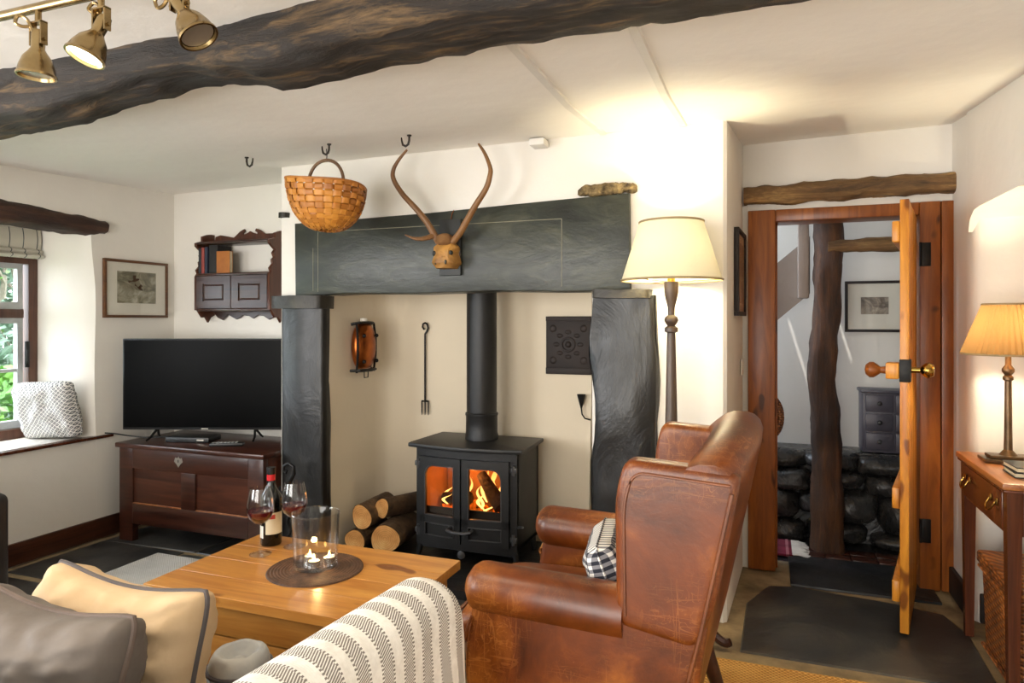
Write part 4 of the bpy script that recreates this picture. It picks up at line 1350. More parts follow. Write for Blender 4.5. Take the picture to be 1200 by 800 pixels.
b.grid(lambda u, v: ((0.195 - 0.072 * u) * math.cos(2 * PI * v), (0.195 - 0.072 * u) * math.sin(2 * PI * v), 1.405 + 0.232 * u), 8, 48, cv=True)
b.out('lamp_shade', 'shade_cream', fl_)
for r, z in ((0.1955, 1.407), (0.1235, 1.636)):
    B().tube([(r * math.cos(2 * PI * k / 48), r * math.sin(2 * PI * k / 48), z) for k in range(48)], 0.0045, 6, True).out('shade_trim', 'shade_trim', fl_)
b = B()
for k in range(3):
    a = 2 * PI * k / 3
    b.tube([(0.012 * math.cos(a), 0.012 * math.sin(a), 1.40), (0.19 * math.cos(a), 0.19 * math.sin(a), 1.407)], 0.002, 5)
b.out('shade_spider', 'brass', fl_)
B().lathe([(0.014, 1.375), (0.016, 1.41), (0.013, 1.425)], 12).out('bulb_holder', 'brass', fl_)
B().lathe([(0.012, 1.425), (0.016, 1.44), (0.030, 1.475), (0.024, 1.50), (0.0, 1.512)], 16).out('bulb', 'bulb', fl_)
l = bulb_light('floor_lamp_light', (-0.357, 2.74, 1.50), 18, (1.0, 0.87, 0.57), 0.045)

tl = thing('table_lamp', 'bronze table lamp with gold pleated shade in the niche', 'table lamp', (0.835, 3.02, 0.724))
B().prism([(-0.085, -0.05), (0.085, -0.05), (0.085, 0.05), (-0.085, 0.05)], 'z', 0.0, 0.014, 0.003).out('base', 'bronze', tl)
B().prism([(-0.065, -0.038), (0.065, -0.038), (0.065, 0.038), (-0.065, 0.038)], 'z', 0.014, 0.026, 0.003).out('base_step', 'bronze', tl)
B().lathe([(0.03, 0.026), (0.022, 0.036), (0.014, 0.045), (0.013, 0.10), (0.011, 0.30), (0.017, 0.305), (0.017, 0.315), (0.011, 0.322), (0.02, 0.335), (0.02, 0.345), (0.01, 0.36), (0.01, 0.42), (0.0, 0.421)], 20).out('column', 'bronze', tl)
b = B()
NP = 46
b.grid(lambda u, v: ((0.148 - 0.068 * u) * (1 + (0.03 if round(v * NP * 2) % 2 else -0.03)) * math.cos(2 * PI * v), (0.148 - 0.068 * u) * (1 + (0.03 if round(v * NP * 2) % 2 else -0.03)) * math.sin(2 * PI * v), 0.40 + 0.185 * u), 4, NP * 2, cv=True)
b.out('lamp_shade', 'shade_gold', tl, smooth=False)
for r, z in ((0.149, 0.40), (0.081, 0.585)):
    B().tube([(r * math.cos(2 * PI * k / 40), r * math.sin(2 * PI * k / 40), z) for k in range(40)], 0.004, 6, True).out('shade_trim', 'shade_trim', tl)
B().lathe([(0.012, 0.42), (0.025, 0.45), (0.022, 0.475), (0, 0.485)], 14).out('bulb', 'bulb', tl)
bulb_light('table_lamp_light', (0.835, 3.02, 1.20), 23, (1.0, 0.90, 0.64), 0.03)

# track light
tr = thing('track_light', 'antique brass ceiling track with three bell spotlights', 'ceiling light', (-1.4, 1.09, 1.97))
B().tube([(-0.45, 0, 0), (0.45, 0, 0)], 0.011, 10).out('bar', 'antique_brass', tr)
B().lathe([(0, 0.06), (0.055, 0.06), (0.055, 0.045), (0.04, 0.038), (0, 0.038)], 24).out('ceiling_rose', 'antique_brass', tr, loc=(0.03, 0, 0.001))
B().tube([(0.03, 0, 0.0), (0.03, 0, 0.04)], 0.008, 8).out('stem', 'antique_brass', tr)
def spot(x, tilt, yaw, drop, on):
    r = bpy.data.objects.new('spot_head', None)
    COL.objects.link(r)
    r.parent = tr
    r.location = (x, 0, -drop)
    r.rotation_euler = (tilt[0], tilt[1], yaw)
    b = B().lathe([(0.0, 0.022), (0.013, 0.022), (0.015, 0.012), (0.014, -0.02), (0.019, -0.028), (0.029, -0.042), (0.036, -0.062), (0.039, -0.078), (0.041, -0.080), (0.041, -0.085), (0.037, -0.085), (0.034, -0.07), (0.015, -0.04), (0.0, -0.04)], 28)
    b.out('bell', 'antique_brass', r)
    b = B().tube(dense([(-0.012, 0, 0.018), (-0.026, 0, 0.045), (-0.045, 0, 0.052), (-0.05, 0, 0.035), (-0.035, 0, 0.028), (-0.02, 0.0, 0.03)]), 0.004, 6)
    b.out('flex_loop', 'antique_brass', r)
    B().disc(0.034, -0.078).out('lens', 'bulb' if on else 'silver', r)
    b = B().box(x + 0.016, x + 0.02, -0.008, 0.008, -drop - 0.012, -0.035).box(x - 0.02, x - 0.016, -0.008, 0.008, -drop - 0.012, -0.035).box(x - 0.02, x + 0.02, -0.008, 0.008, -0.037, -0.033).tube([(x, 0, -0.035), (x, 0, 0.0)], 0.007, 8).tube([(x - 0.026, 0, -drop), (x + 0.026, 0, -drop)], 0.004, 6)
    b.out('bracket', 'antique_brass', tr)
    return r
spot(-0.175, (0, 0.05), 0.5, 0.075, False)
spot(0.025, (-0.30, 0.25), 0.2, 0.072, True)
spot(0.25, (0.15, -0.55), -0.1, 0.062, False)
sd = bpy.data.lights.new('spotlight_beam', 'SPOT')
sd.energy = 10; sd.color = (1.0, 0.86, 0.66); sd.spot_size = 1.5; sd.spot_blend = 0.7; sd.shadow_soft_size = 0.03
so = bpy.data.objects.new('spotlight_beam', sd); COL.objects.link(so)
so.location = (-1.36, 1.05, 1.79); so.rotation_euler = Vector((0.1, -0.3, -0.9)).to_track_quat('-Z', 'Y').to_euler()
for k, (x, aim) in enumerate(((-1.575, (0.0, 0.15, -1)), (-1.10, (0.5, 0.5, -0.8)))):
    d = bpy.data.lights.new('spotlight_beam', 'SPOT')
    d.energy = 14; d.color = (1.0, 0.86, 0.66); d.spot_size = 1.6; d.spot_blend = 0.8; d.shadow_soft_size = 0.03
    o = bpy.data.objects.new('spotlight_beam', d); COL.objects.link(o)
    o.location = (x, 1.11, 1.80); o.rotation_euler = Vector(aim).to_track_quat('-Z', 'Y').to_euler()

# ================================================================ LEFT SIDE
# window: frame, casements, panes
wd = thing('window_1', 'brown framed cottage window looking onto the garden', 'window', (0, 0, 0), kind='structure')
WX = XL - 0.36
b = B()
b.box(WX - 0.06, WX, 2.685, 2.735, WZ0 + 0.06, WZ1)
b.box(WX - 0.06, WX, WY0, WY0 + 0.05, WZ0 + 0.06, WZ1)
b.box(WX - 0.06, WX, WY0 + 0.05, 2.685, WZ1 - 0.2, WZ1)
b.box(WX - 0.08, WX + 0.02, WY0, 2.735, WZ0 + 0.012, WZ0 + 0.065)
b.out('frame', 'window_wood', wd, smooth=False)
ys = [WY0 + 0.05, 1.77, 2.225, 2.685]
for i in range(3):
    y0, y1 = ys[i] + 0.004, ys[i + 1] - 0.004
    if i: B().box(WX - 0.055, WX - 0.005, ys[i] - 0.02, ys[i] + 0.02, 0.64, 1.57, 0.003).out('mullion', 'window_wood', wd)
    B().box(WX - 0.05, WX - 0.002, y0 + 0.02, y1 - 0.02, 1.262, 1.312, 0.003).out('transom', 'window_wood', wd)
    for z0, z1 in ((1.312, 1.57), (0.645, 1.262)):
        b = B()
        b.box(WX - 0.045, WX - 0.012, y0 + 0.02, y0 + 0.05, z0, z1)
        b.box(WX - 0.045, WX - 0.012, y1 - 0.05, y1 - 0.02, z0, z1)
        b.box(WX - 0.045, WX - 0.012, y0 + 0.05, y1 - 0.05, z0, z0 + 0.04)
        b.box(WX - 0.045, WX - 0.012, y0 + 0.05, y1 - 0.05, z1 - 0.03, z1)
        b.out('casement', 'grey_paint', wd, smooth=False)
        if z0 < 1: B().box(WX - 0.04, WX - 0.018, y0 + 0.05, y1 - 0.05, 0.958, 0.976).out('glazing_bar', 'grey_paint', wd, smooth=False)
        B().box(WX - 0.031, WX - 0.027, y0 + 0.05, y1 - 0.05, z0 + 0.04, z1 - 0.03).out('pane', 'pane', wd, smooth=False)
b = B().box(WX - 0.004, WX + 0.012, 2.665, 2.685, 0.98, 1.13, 0.003).tube([(WX + 0.01, 2.675, 1.0), (WX + 0.03, 2.66, 1.02), (WX + 0.03, 2.66, 1.08)], 0.006)
b.out('catch', 'wrought', wd)

bl = thing('roman_blind', 'folded striped linen roman blind at the window head', 'blind', (WX + 0.02, 2.03, 1.60))
for k, (z0, z1, d) in enumerate(((0.05, 0.168, 0.02), (0.025, 0.055, 0.035), (0.0, 0.03, 0.045))):
    b = B()
    b.grid(lambda u, v: (d * 0.5 + d * 0.5 * math.sin(PI * v) + 0.003 * math.sin(u * 40), -0.70 + 1.40 * u, z0 + (z1 - z0) * v), 40, 7)
    b.grid(lambda u, v: (0.0, -0.70 + 1.40 * u, z0 + (z1 - z0) * v), 2, 2)
    b.out('fold', 'blind', bl)

def cushion(b, w, h, t, n=22, pinch=0.06, sag=0.0, wr=0.0, seed=0):
    """square cushion in the x-z plane, centre at origin"""
    def P(u, v, s):
        x, z = 2 * u - 1, 2 * v - 1
        th = t / 2 * (max(0, 1 - x ** 4) * max(0, 1 - z ** 4)) ** 0.40
        px = x * (1 - pinch * (1 - z * z) * 0.9 * abs(x) ** 3) * w / 2
        pz = z * (1 - pinch * (1 - x * x) * 0.9 * abs(z) ** 3) * h / 2 - sag * (1 - x * x) * max(0, z)
        th += wr * th / (t / 2) * fbm(x * 2 + seed, z * 2, s, 1.6)
        if wr > 0.01: th += t * 0.035 * (math.sin(x * 17 + seed + 2 * z) * math.exp(-(1 - abs(z)) * 4) + math.sin(z * 15 + seed) * math.exp(-(1 - abs(x)) * 4)) * min(1, th / (t * 0.2))
        cr = 1 - 0.085 * (abs(x * z)) ** 5
        px *= cr; pz *= cr
        return (px, s * th, pz)
    b.grid(lambda u, v: P(u, v, -1), n, n)
    b.grid(lambda u, v: P(1 - u, v, 1), n, n)
    bmesh.ops.remove_doubles(b.bm, verts=b.bm.verts[:], dist=0.0008)
    loop = []
    for k in range(4):
        for i in range(18):
            q = i / 18
            u, v = [(q, 0), (1, q), (1 - q, 1), (0, 1 - q)][k]
            loop.append(P(u, v, 0))
    return loop

wc = thing('window_cushion', 'small black and white patterned cushion on the window seat', 'cushion', (XL - 0.155, 2.655, WZ0 + 0.175), 0)
b = B()
lp = cushion(b, 0.345, 0.335, 0.13, 22, 0.03, 0.0, 0.02, 3)
b.out('cover', 'lattice', wc, angle=80)
B().tube(lp, 0.003, 5, True).out('seam', 'lattice', wc)
wc.rotation_euler = (math.radians(14), math.radians(-3), math.radians(16))

# framed bird print on the left wall
framed_l = framed('bird_picture', 'framed print of flying game birds on the wall beside window', 0.445, 0.345, 0.016, 'frame_brown', 0.02, (XL + 0.001, 3.082, 1.437), PI / 2,
       (-0.135, 0.135, -0.085, 0.105), print_mat('print_birds', [(0.3, '#3a382c'), (0.5, '#8f8a74'), (0.68, '#c9c5b4')], 7, (1, 1, 1.6)))
def bird(x, z, s, rot):
    b = B().ball((0, 0, 0), (0.03 * s, 0.0006, 0.009 * s), 12)
    b.prism([(0.0, 0.0), (0.012 * s, 0.03 * s), (-0.012 * s, 0.036 * s), (-0.018 * s, 0.004 * s)], 'y', -0.0005, 0.0005)
    b.prism([(-0.025 * s, 0.0), (-0.06 * s, 0.012 * s), (-0.055 * s, -0.004 * s)], 'y', -0.0005, 0.0005)
    return b.out('printed_bird', noisy('print_ink', '#3a2a1c', '#5a3d24', 30, 0.8, bump=0), framed_l, loc=(x, -0.0130, z), rot=(0, rot, 0))
bird(-0.01, 0.055, 0.9, -0.3); bird(0.02, 0.005, 0.75, 0.5)

# chest
CX0, CX1, CY0, CY1 = -3.465, -2.45, 2.86, 3.33
ch_ = thing('blanket_chest', 'dark mahogany panelled blanket chest under the television', 'chest', ((CX0 + CX1) / 2, (CY0 + CY1) / 2, 0))
hw, hd = (CX1 - CX0) / 2, (CY1 - CY0) / 2
B().box(-hw - 0.015, hw + 0.015, -hd - 0.018, hd, 0.528, 0.555, 0.006).out('lid', 'chest', ch_)
B().box(-hw + 0.015, hw - 0.015, -hd + 0.015, hd - 0.005, 0.12, 0.527).out('carcass', 'chest', ch_, smooth=False)
for x0, x1 in ((-hw, -hw + 0.10), (hw - 0.10, hw)):
    for y0, y1 in ((-hd, -hd + 0.04), (hd - 0.04, hd)):
        B().box(x0, x1, y0, y1, 0.0, 0.527, 0.003).out('leg', 'chest', ch_)
B().box(-hw + 0.10, hw - 0.10, -hd, -hd + 0.03, 0.415, 0.527, 0.003).out('top_rail', 'chest', ch_)
B().box(-hw + 0.10, hw - 0.10, -hd, -hd + 0.03, 0.10, 0.215, 0.003).out('bottom_rail', 'chest', ch_)
B().box(-0.05, 0.05, -hd, -hd + 0.03, 0.215, 0.415, 0.003).out('muntin', 'chest', ch_)
for x0, x1 in ((-hw + 0.10, -0.05), (0.05, hw - 0.10)):
    p = B().box(x0, x1, -hd + 0.012, -hd + 0.02, 0.215, 0.415).out('panel', 'chest_panel', ch_)
    B().box(x0, x1, -hd + 0.002, -hd + 0.012, 0.213, 0.220, 0.002).out('bead', 'console_top', p)
for sx in (-1, 1):
    B().box(sx * hw - 0.012 if sx > 0 else -hw, hw if sx > 0 else -hw + 0.012, -hd + 0.04, hd - 0.04, 0.12, 0.527, 0.002).out('side_panel', 'chest_panel', ch_)
b = B().prism([(0, -0.035), (0.012, -0.018), (0.03, -0.004), (0.022, 0.018), (0.008, 0.014), (0, 0.026), (-0.008, 0.014), (-0.022, 0.018), (-0.03, -0.004), (-0.012, -0.018)], 'y', -hd - 0.003, -hd + 0.001)
es = b.out('escutcheon', 'silver', ch_, loc=(-0.065, 0, 0.478))
B().box(-0.003, 0.003, -hd - 0.004, -hd - 0.001, -0.008, 0.008).out('keyhole', 'black_plastic', es)

# television
tv = thing('television', 'large black flat television standing on the chest', 'television', (-3.055, 3.085, 0.558), math.radians(20.0))
B().box(-0.478, 0.478, -0.012, 0.03, 0.058, 0.585, 0.004).out('casing', 'black_plastic', tv)
B().box(-0.47, 0.47, -0.0135, -0.011, 0.072, 0.577).out('screen', 'screen', tv, smooth=False)
B().box(-0.16, 0.16, 0.03, 0.06, 0.15, 0.42, 0.01).out('rear_housing', 'black_plastic', tv)
for sx in (-1, 1):
    b = B().tube([(sx * 0.285, 0.008, 0.062), (sx * 0.30, -0.04, 0.02), (sx * 0.305, -0.075, 0.005)], [0.008, 0.007, 0.006], 6)
    b.tube([(sx * 0.285, 0.012, 0.062), (sx * 0.30, 0.05, 0.02), (sx * 0.305, 0.075, 0.005)], [0.008, 0.007, 0.006], 6)
    b.out('stand_foot', 'wrought', tv)
# small bright badge on the lower bezel
B().box(-0.02, 0.02, -0.0145, -0.0115, 0.060, 0.0685, 0.001, 1).out('badge', 'silver', tv)
sb = thing('set_top_box', 'flat black set-top box under the television', 'set-top box', (-3.10, 3.04, 0.556), math.radians(15))
B().box(-0.13, 0.13, -0.07, 0.07, 0.0, 0.03, 0.006).out('case', 'black_plastic', sb)
B().box(0.06, 0.10, -0.0715, -0.069, 0.011, 0.02).out('display', 'silver', sb)
rc = thing('remote_control', 'black remote control lying on the chest lid', 'remote', (-2.80, 2.98, 0.556), math.radians(28))
B().box(-0.09, 0.09, -0.022, 0.022, 0.0, 0.018, 0.006).out('body', 'black_plastic', rc)
for i in range(7):
    for j in range(3):
        B().box(-0.075 + i * 0.02, -0.063 + i * 0.02, -0.016 + j * 0.012, -0.008 + j * 0.012, 0.017, 0.0205, 0.001, 1).out('button', 'grey_paint', rc)
tag(B().tube(dense([(-3.58, 2.86, 0.60), (-3.55, 2.90, 0.592), (-3.50, 2.95, 0.575), (-3.42, 3.0, 0.562), (-3.34, 3.06, 0.562), (-3.25, 3.08, 0.562)]), 0.004, 6).out('power_cable', 'cord'), 'black cable running from the window seat to the television', 'cable')

# hanging shelf unit
sh_ = thing('wall_shelf', 'dark carved mahogany wall shelf with two cupboard doors', 'wall shelf', (-2.995, YB - 0.001, 1.235))
W2, D2 = 0.275, 0.15
side = [(0.0, 0.045), (0.03, 0.03), (0.05, 0.0), (0.075, 0.035), (0.10, 0.03), (0.135, 0.075), (0.15, 0.075), (0.15, 0.28), (0.135, 0.30), (0.145, 0.32), (0.12, 0.345), (0.125, 0.37), (0.105, 0.385), (0.12, 0.41), (0.10, 0.43), (0.13, 0.45), (0.15, 0.465), (0.15, 0.485), (0.10, 0.50), (0.10, 0.53), (0.06, 0.545), (0.03, 0.55), (0.0, 0.55)]
for sx in (-1, 1):
    x0 = sx * W2
    b = B().prism([(-y, z) for y, z in side], 'x', x0 - 0.009, x0 + 0.009, 0.002, 1)
    b.out('side_panel', 'shelf_side', sh_)
for z in (0.07, 0.283, 0.475):
    B().box(-W2 + 0.009, W2 - 0.009, -D2, -0.003, z, z + 0.015, 0.003).out('shelf_board', 'shelf', sh_)
B().box(-W2 + 0.009, W2 - 0.009, -0.010, -0.002, 0.085, 0.283).out('cupboard_back', 'shelf', sh_)
B().box(-0.006, 0.006, -D2 + 0.002, -D2 + 0.02, 0.085, 0.283).out('divider', 'shelf', sh_)
for sx in (-1, 1):
    xa, xb = (0.004, W2 - 0.01)
    x0, x1 = (xa, xb) if sx > 0 else (-xb, -xa)
    d = B()
    fw = 0.05
    d.box(x0, x1, -D2 - 0.002, -D2 + 0.014, 0.235, 0.281)
    d.box(x0, x1, -D2 - 0.002, -D2 + 0.014, 0.087, 0.13)
    d.box(x0, x0 + fw, -D2 - 0.002, -D2 + 0.014, 0.13, 0.235)
    d.box(x1 - fw, x1, -D2 - 0.002, -D2 + 0.014, 0.13, 0.235)
    do = d.out('cupboard_door', 'shelf', sh_, smooth=False)
    b = B().box(x0 + fw, x1 - fw, -D2 + 0.008, -D2 + 0.014, 0.13, 0.235)
    b.prism([(x0 + fw + 0.005, 0.135), (x1 - fw - 0.005, 0.135), (x1 - fw - 0.005, 0.23), (x0 + fw + 0.005, 0.23)], 'y', -D2 - 0.001, -D2 + 0.01, 0.01, 1)
    b.out('raised_panel', 'shelf', do)
# scrolled crest and apron
cr = [(-W2 + .02, 0.49), (-W2 + .03, 0.535), (-W2 + .07, 0.545), (-0.10, 0.525), (-0.055, 0.56), (-0.02, 0.575), (-0.012, 0.56), (-0.03, 0.55), (-0.03, 0.54), (0.005, 0.55), (0.025, 0.56), (0.045, 0.55), (0.08, 0.54), (0.08, 0.55), (0.062, 0.56), (0.07, 0.575), (0.10, 0.565), (0.14, 0.54), (0.2, 0.54), (W2 - .02, 0.55), (W2 - .02, 0.49)]
B().prism(cr, 'y', -0.02, -0.006, 0.002, 1).out('crest', 'shelf_side', sh_)
ap = [(-W2 + .01, 0.07), (-W2 + .05, 0.03), (-W2 + .09, 0.015), (-W2 + .13, 0.05), (-0.08, 0.02), (-0.05, 0.03), (-0.03, 0.045), (0.02, 0.04), (0.05, 0.025), (0.085, 0.045), (0.13, 0.04), (0.17, 0.018), (0.2, 0.03), (0.23, 0.05), (W2 - .01, 0.07)]
B().prism(ap, 'y', -0.022, -0.006, 0.002, 1).out('apron', 'shelf', sh_)
bk = [(-0.245, 0.020, 0.125, 0.155, '#15161b', '#22242b', 'thin black book at the end of the shelf row'),
      (-0.222, 0.022, 0.125, 0.158, '#7a2f28', '#93423a', 'faded red book between the black ones on shelf'),
      (-0.197, 0.022, 0.125, 0.160, '#1a2030', '#262d40', 'dark navy book beside the red one on shelf'),
      (-0.150, 0.065, 0.115, 0.172, '#100d0d', '#1c1816', 'thick black book behind the tan one on shelf')]
for x, w, d, h, c1, c2, lab in bk:
    t = thing('book', lab, 'book', (-2.995 + x, YB - 0.02, 1.235 + 0.2985), 0, 'old books on the wall shelf')
    mm = noisy('book_cover', c1, c2, 12, 0.6, bump=0.1)
    B().box(-w / 2, w / 2, -d, -d + 0.004, 0, h, 0.001, 1).out('spine', mm, t)
    for sx in (-1, 1):
        B().box(sx * w / 2 - (0.002 if sx > 0 else 0), sx * w / 2 + (0 if sx > 0 else 0.002), -d + 0.0042, 0, 0, h).out('cover', mm, t, smooth=False)
    B().box(-w / 2 + 0.0022, w / 2 - 0.0022, -d + 0.0045, -0.003, 0.003, h - 0.003).out('page_block', 'label_cream', t, smooth=False)
t = thing('book', 'tan leather book standing face-out on the wall shelf', 'book', (-2.995 - 0.075, YB - 0.122, 1.235 + 0.2985), 0.02, 'old books on the wall shelf')
mm = noisy('book_tan', '#8a4c14', '#b06c22', 9, 0.55, bump=0.1)
B().box(-0.05, 0.05, -0.013, -0.010, 0, 0.132, 0.001, 1).out('cover', mm, t)
B().box(-0.05, 0.05, 0.010, 0.013, 0, 0.132, 0.001, 1).out('cover', mm, t)
B().box(-0.05, -0.047, -0.0098, 0.0098, 0, 0.132).out('spine', mm, t)
B().box(-0.0468, 0.048, -0.0098, 0.0098, 0.003, 0.129).out('page_block', 'label_cream', t, smooth=False)

# dark tub chair at the left edge
tc_ = thing('leather_chair', 'dark grey leather chair back at the left picture edge', 'chair', (-2.92, 1.36, 0.0))
B().box(-0.33, 0.33, -0.30, 0.30, 0.16, 0.40, 0.05, 4).out('seat', 'dark_leather', tc_)
B().box(0.28, 0.36, -0.32, 0.32, 0.14, 0.63, 0.035, 4).out('arm', 'dark_leather', tc_)
B().box(-0.36, -0.28, -0.32, 0.32, 0.14, 0.63, 0.035, 4).out('arm', 'dark_leather', tc_)
B().box(-0.30, 0.30, -0.36, -0.26, 0.14, 0.70, 0.04, 4).out('backrest', 'dark_leather', tc_)
for sx in (-1, 1):
    for sy in (-1, 1):
        B().lathe([(0.012, 0), (0.02, 0.15), (0, 0.15)], 12, (sx * 0.27, sy * 0.25, 0)).out('leg', 'dark_wood', tc_)

# ================================================================ rugs
rg = thing('pale_rug', 'pale grey woven rug under the coffee table', 'rug', (-2.435, 2.345, 0))
def rugmesh(w, d, h, seed):
    b = B().box(-w / 2, w / 2, -d / 2, d / 2, 0.001, h, 0.003, 1)
    return b
rugmesh(1.23, 0.81, 0.010, 1).out('weave', 'pale_rug', rg)
jr = thing('jute_rug', 'golden jute rug on the floor behind the armchair', 'rug', (-0.1, 1.62, 0))
rugmesh(1.40, 1.98, 0.010, 2).out('weave', 'jute', jr)
for sy in (-1, 1):
    B().tube([(-0.70 + 1.4 * k / 12, sy * 0.99, 0.006) for k in range(13)], 0.007, 6).out('bound_edge', 'jute', jr)

# ================================================================ coffee table and what stands on it
TX, TY, TZ = -1.37, 1.81, 0.45
ct_ = thing('coffee_table', 'honey pine coffee table in front of the stove', 'table', (TX, TY, 0.0))
TH = TZ
for k in range(4):
    B().box(-0.41, 0.41, -0.26 + 0.13 * k + 0.0002, -0.13 + 0.13 * k - 0.0002, TH - 0.03, TH, 0.0012, 1).out('top_board', 'table', ct_)
fr = [(-0.35, 0.35, -0.215, -0.195), (-0.35, 0.35, 0.195, 0.215), (-0.355, -0.335, -0.195, 0.195), (0.335, 0.355, -0.195, 0.195)]
for x0, x1, y0, y1 in fr:
    B().box(x0, x1, y0, y1, TH - 0.135, TH - 0.03, 0.003).out('apron', 'table', ct_)
B().box(-0.345, 0.345, -0.20, 0.20, 0.05, 0.07, 0.003).out('lower_shelf', 'table', ct_)
for x0, x1, y0, y1 in ((-0.315, 0.315, -0.205, -0.19), (-0.315, 0.315, 0.19, 0.205), (-0.345, -0.33, -0.175, 0.175), (0.33, 0.345, -0.175, 0.175)):
    B().box(x0, x1, y0, y1, 0.07, TH - 0.145, 0.003).out('lower_panel', 'table', ct_)
for sx in (-1, 1):
    for sy in (-1, 1):
        B().box(sx * 0.345 - 0.03, sx * 0.345 + 0.03, sy * 0.205 - 0.03, sy * 0.205 + 0.03, 0.0, TH - 0.03, 0.004).out('leg', 'table', ct_)

def wineglass(label, x, y):
    t = thing('wine_glass', label, 'wine glass', (x, y, TZ + 0.0005), 0, 'glasses of red wine on the table')
    prof = [(0.0, 0.002), (0.036, 0.001), (0.037, 0.003), (0.02, 0.006), (0.006, 0.012), (0.004, 0.03), (0.0038, 0.09), (0.006, 0.104)]
    B().lathe(prof, 28).out('stem', 'clear', t)
    bowl_ = [(0.004, 0.104), (0.02, 0.110), (0.036, 0.125), (0.045, 0.15), (0.044, 0.175), (0.038, 0.205), (0.033, 0.228), (0.0318, 0.228), (0.0365, 0.205), (0.0425, 0.175), (0.0435, 0.15), (0.035, 0.127), (0.02, 0.113), (0.0, 0.108)]
    B().lathe(bowl_, 32).out('bowl', 'clear', t)
    B().lathe([(0.0, 0.1085), (0.02, 0.1135), (0.0345, 0.1275), (0.0415, 0.143), (0.043, 0.151), (0.0, 0.151)], 28).out('wine', 'wine', t)
    return t
wineglass('wine glass with red wine standing before the bottle', -1.622, 1.88)
wineglass('wine glass with red wine behind the candle vase', -1.565, 1.985)
wb = thing('wine_bottle', 'dark red-wine bottle with cream label and red capsule', 'bottle', (-1.665, 1.985, TZ + 0.0005))
B().lathe([(0.0, 0.002), (0.034, 0.0), (0.0365, 0.004), (0.0365, 0.165), (0.034, 0.185), (0.022, 0.205), (0.0155, 0.225), (0.014, 0.25), (0.014, 0.285), (0.0, 0.286)], 32).out('glass_body', 'bottle', wb)
def wrap(r, a0, a1, z0, z1): return B().grid(lambda u, v: (r * math.cos(a0 + (a1 - a0) * u), r * math.sin(a0 + (a1 - a0) * u), z0 + (z1 - z0) * v), 16, 2)
lb_ = wrap(0.0370, math.radians(-80), math.radians(28), 0.045, 0.125).out('label', 'label_cream', wb)
wrap(0.0373, math.radians(-62), math.radians(-28), 0.102, 0.118).out('emblem', 'red_foil', lb_)
wb.scale = (1, 1, 0.95)
wrap(0.0370, math.radians(-150), math.radians(-95), 0.03, 0.075).out('back_label', 'label_white', wb)
B().lathe([(0.0148, 0.24), (0.0148, 0.262)], 20).out('capsule_band', 'red_foil', wb)
B().lathe([(0.0146, 0.262), (0.0152, 0.264), (0.0152, 0.288), (0.0, 0.289)], 20).out('capsule', 'black_plastic', wb)

pm = thing('placemat', 'round brown coiled placemat under the glass vase', 'placemat', (-1.36, 1.83, TZ + 0.0005))
b = B()
b.grid(lambda u, v: (0.15 * u * math.cos(2 * PI * v) + 1e-5, 0.15 * u * math.sin(2 * PI * v), 0.003 + 0.0022 * abs(math.sin(u * PI * 15)) + (0.0008 if round(v * 160) % 2 else 0)), 61, 160, cv=True)
b.lathe([(0.15, 0.003), (0.151, 0.0), (0.0, 0.0)], 80)
b.out('coil', 'mat_coil', pm, angle=80)
vs = thing('glass_vase', 'large clear glass cylinder holding tea lights on placemat', 'vase', (-1.365, 1.838, TZ + 0.0075))
B().lathe([(0.0, 0.0), (0.064, 0.0), (0.069, 0.004), (0.070, 0.03), (0.0745, 0.168), (0.076, 0.172), (0.0745, 0.175), (0.0715, 0.172), (0.0665, 0.03), (0.065, 0.014), (0.0, 0.012)], 48).out('cylinder', 'clear', vs)
for lab, x, y in (('tea light nearest the front of the glass vase', 0.012, -0.025), ('tea light burning at the bottle side of the vase', -0.028, 0.008), ('tea light burning at the stove side of the vase', 0.036, 0.022)):
    t = thing('tea_light', lab, 'candle', (-1.365 + x, 1.838 + y, TZ + 0.0202), 0, 'tea lights burning in the vase')
    B().lathe([(0.0, 0.0), (0.0185, 0.0), (0.019, 0.016), (0.0185, 0.0165), (0.018, 0.015)], 20).out('cup', 'foil', t)
    B().lathe([(0.0, 0.013), (0.0178, 0.0135), (0.0178, 0.012)], 20).out('wax', 'wax', t)
    B().lathe([(0.0005, 0.014), (0.0035, 0.019), (0.004, 0.023), (0.002, 0.032), (0.0, 0.037)], 10).out('flame', 'candle_flame', t)
bulb_light('tea_light_glow', (-1.36, 1.84, TZ + 0.06), 0.5, (1, 0.6, 0.25), 0.01)

# ================================================================ sofa with throw and cushions
so_ = thing('sofa', 'blue-grey fabric sofa with its back to the viewer', 'sofa', (-1.437, 1.005, 0.0), -0.09)
B().box(-0.955, 0.755, -0.44, 0.36, 0.06, 0.24, 0.03, 3).out('base', 'sofa', so_)
for k in range(2):
    B().box(-0.825 + 0.725 * k, -0.10 + 0.725 * k, -0.22, 0.37, 0.24, 0.37, 0.04, 4).out('seat_cushion', 'sofa', so_)
b = B()
def sb_(u, v):
    a = 2 * PI * v
    q = (abs(math.cos(a)) ** 3.5 + abs(math.sin(a)) ** 3.5) ** (-1 / 3.5)
    z = 0.42 + 0.275 * math.sin(a) * q
    return (-0.95 + 1.70 * u, -0.335 + 0.10 * math.cos(a) * q - 0.06 * (z - 0.4), z)
b.grid(sb_, 24, 28, cv=True, caps=True)
b.out('backrest', 'sofa', so_, angle=70)
for ax_ in (-0.895, 0.695):
    B().box(ax_ - 0.068, ax_ + 0.068, -0.43, 0.36, 0.08, 0.64, 0.066, 6).out('arm', 'sofa', so_)
for sx in (-1, 1):
    for sy in (-1, 1):
        B().lathe([(0.02, 0), (0.028, 0.09), (0, 0.09)], 14, (0.68 if sx > 0 else -0.88, sy * 0.33, 0)).out('foot', 'dark_wood', so_)

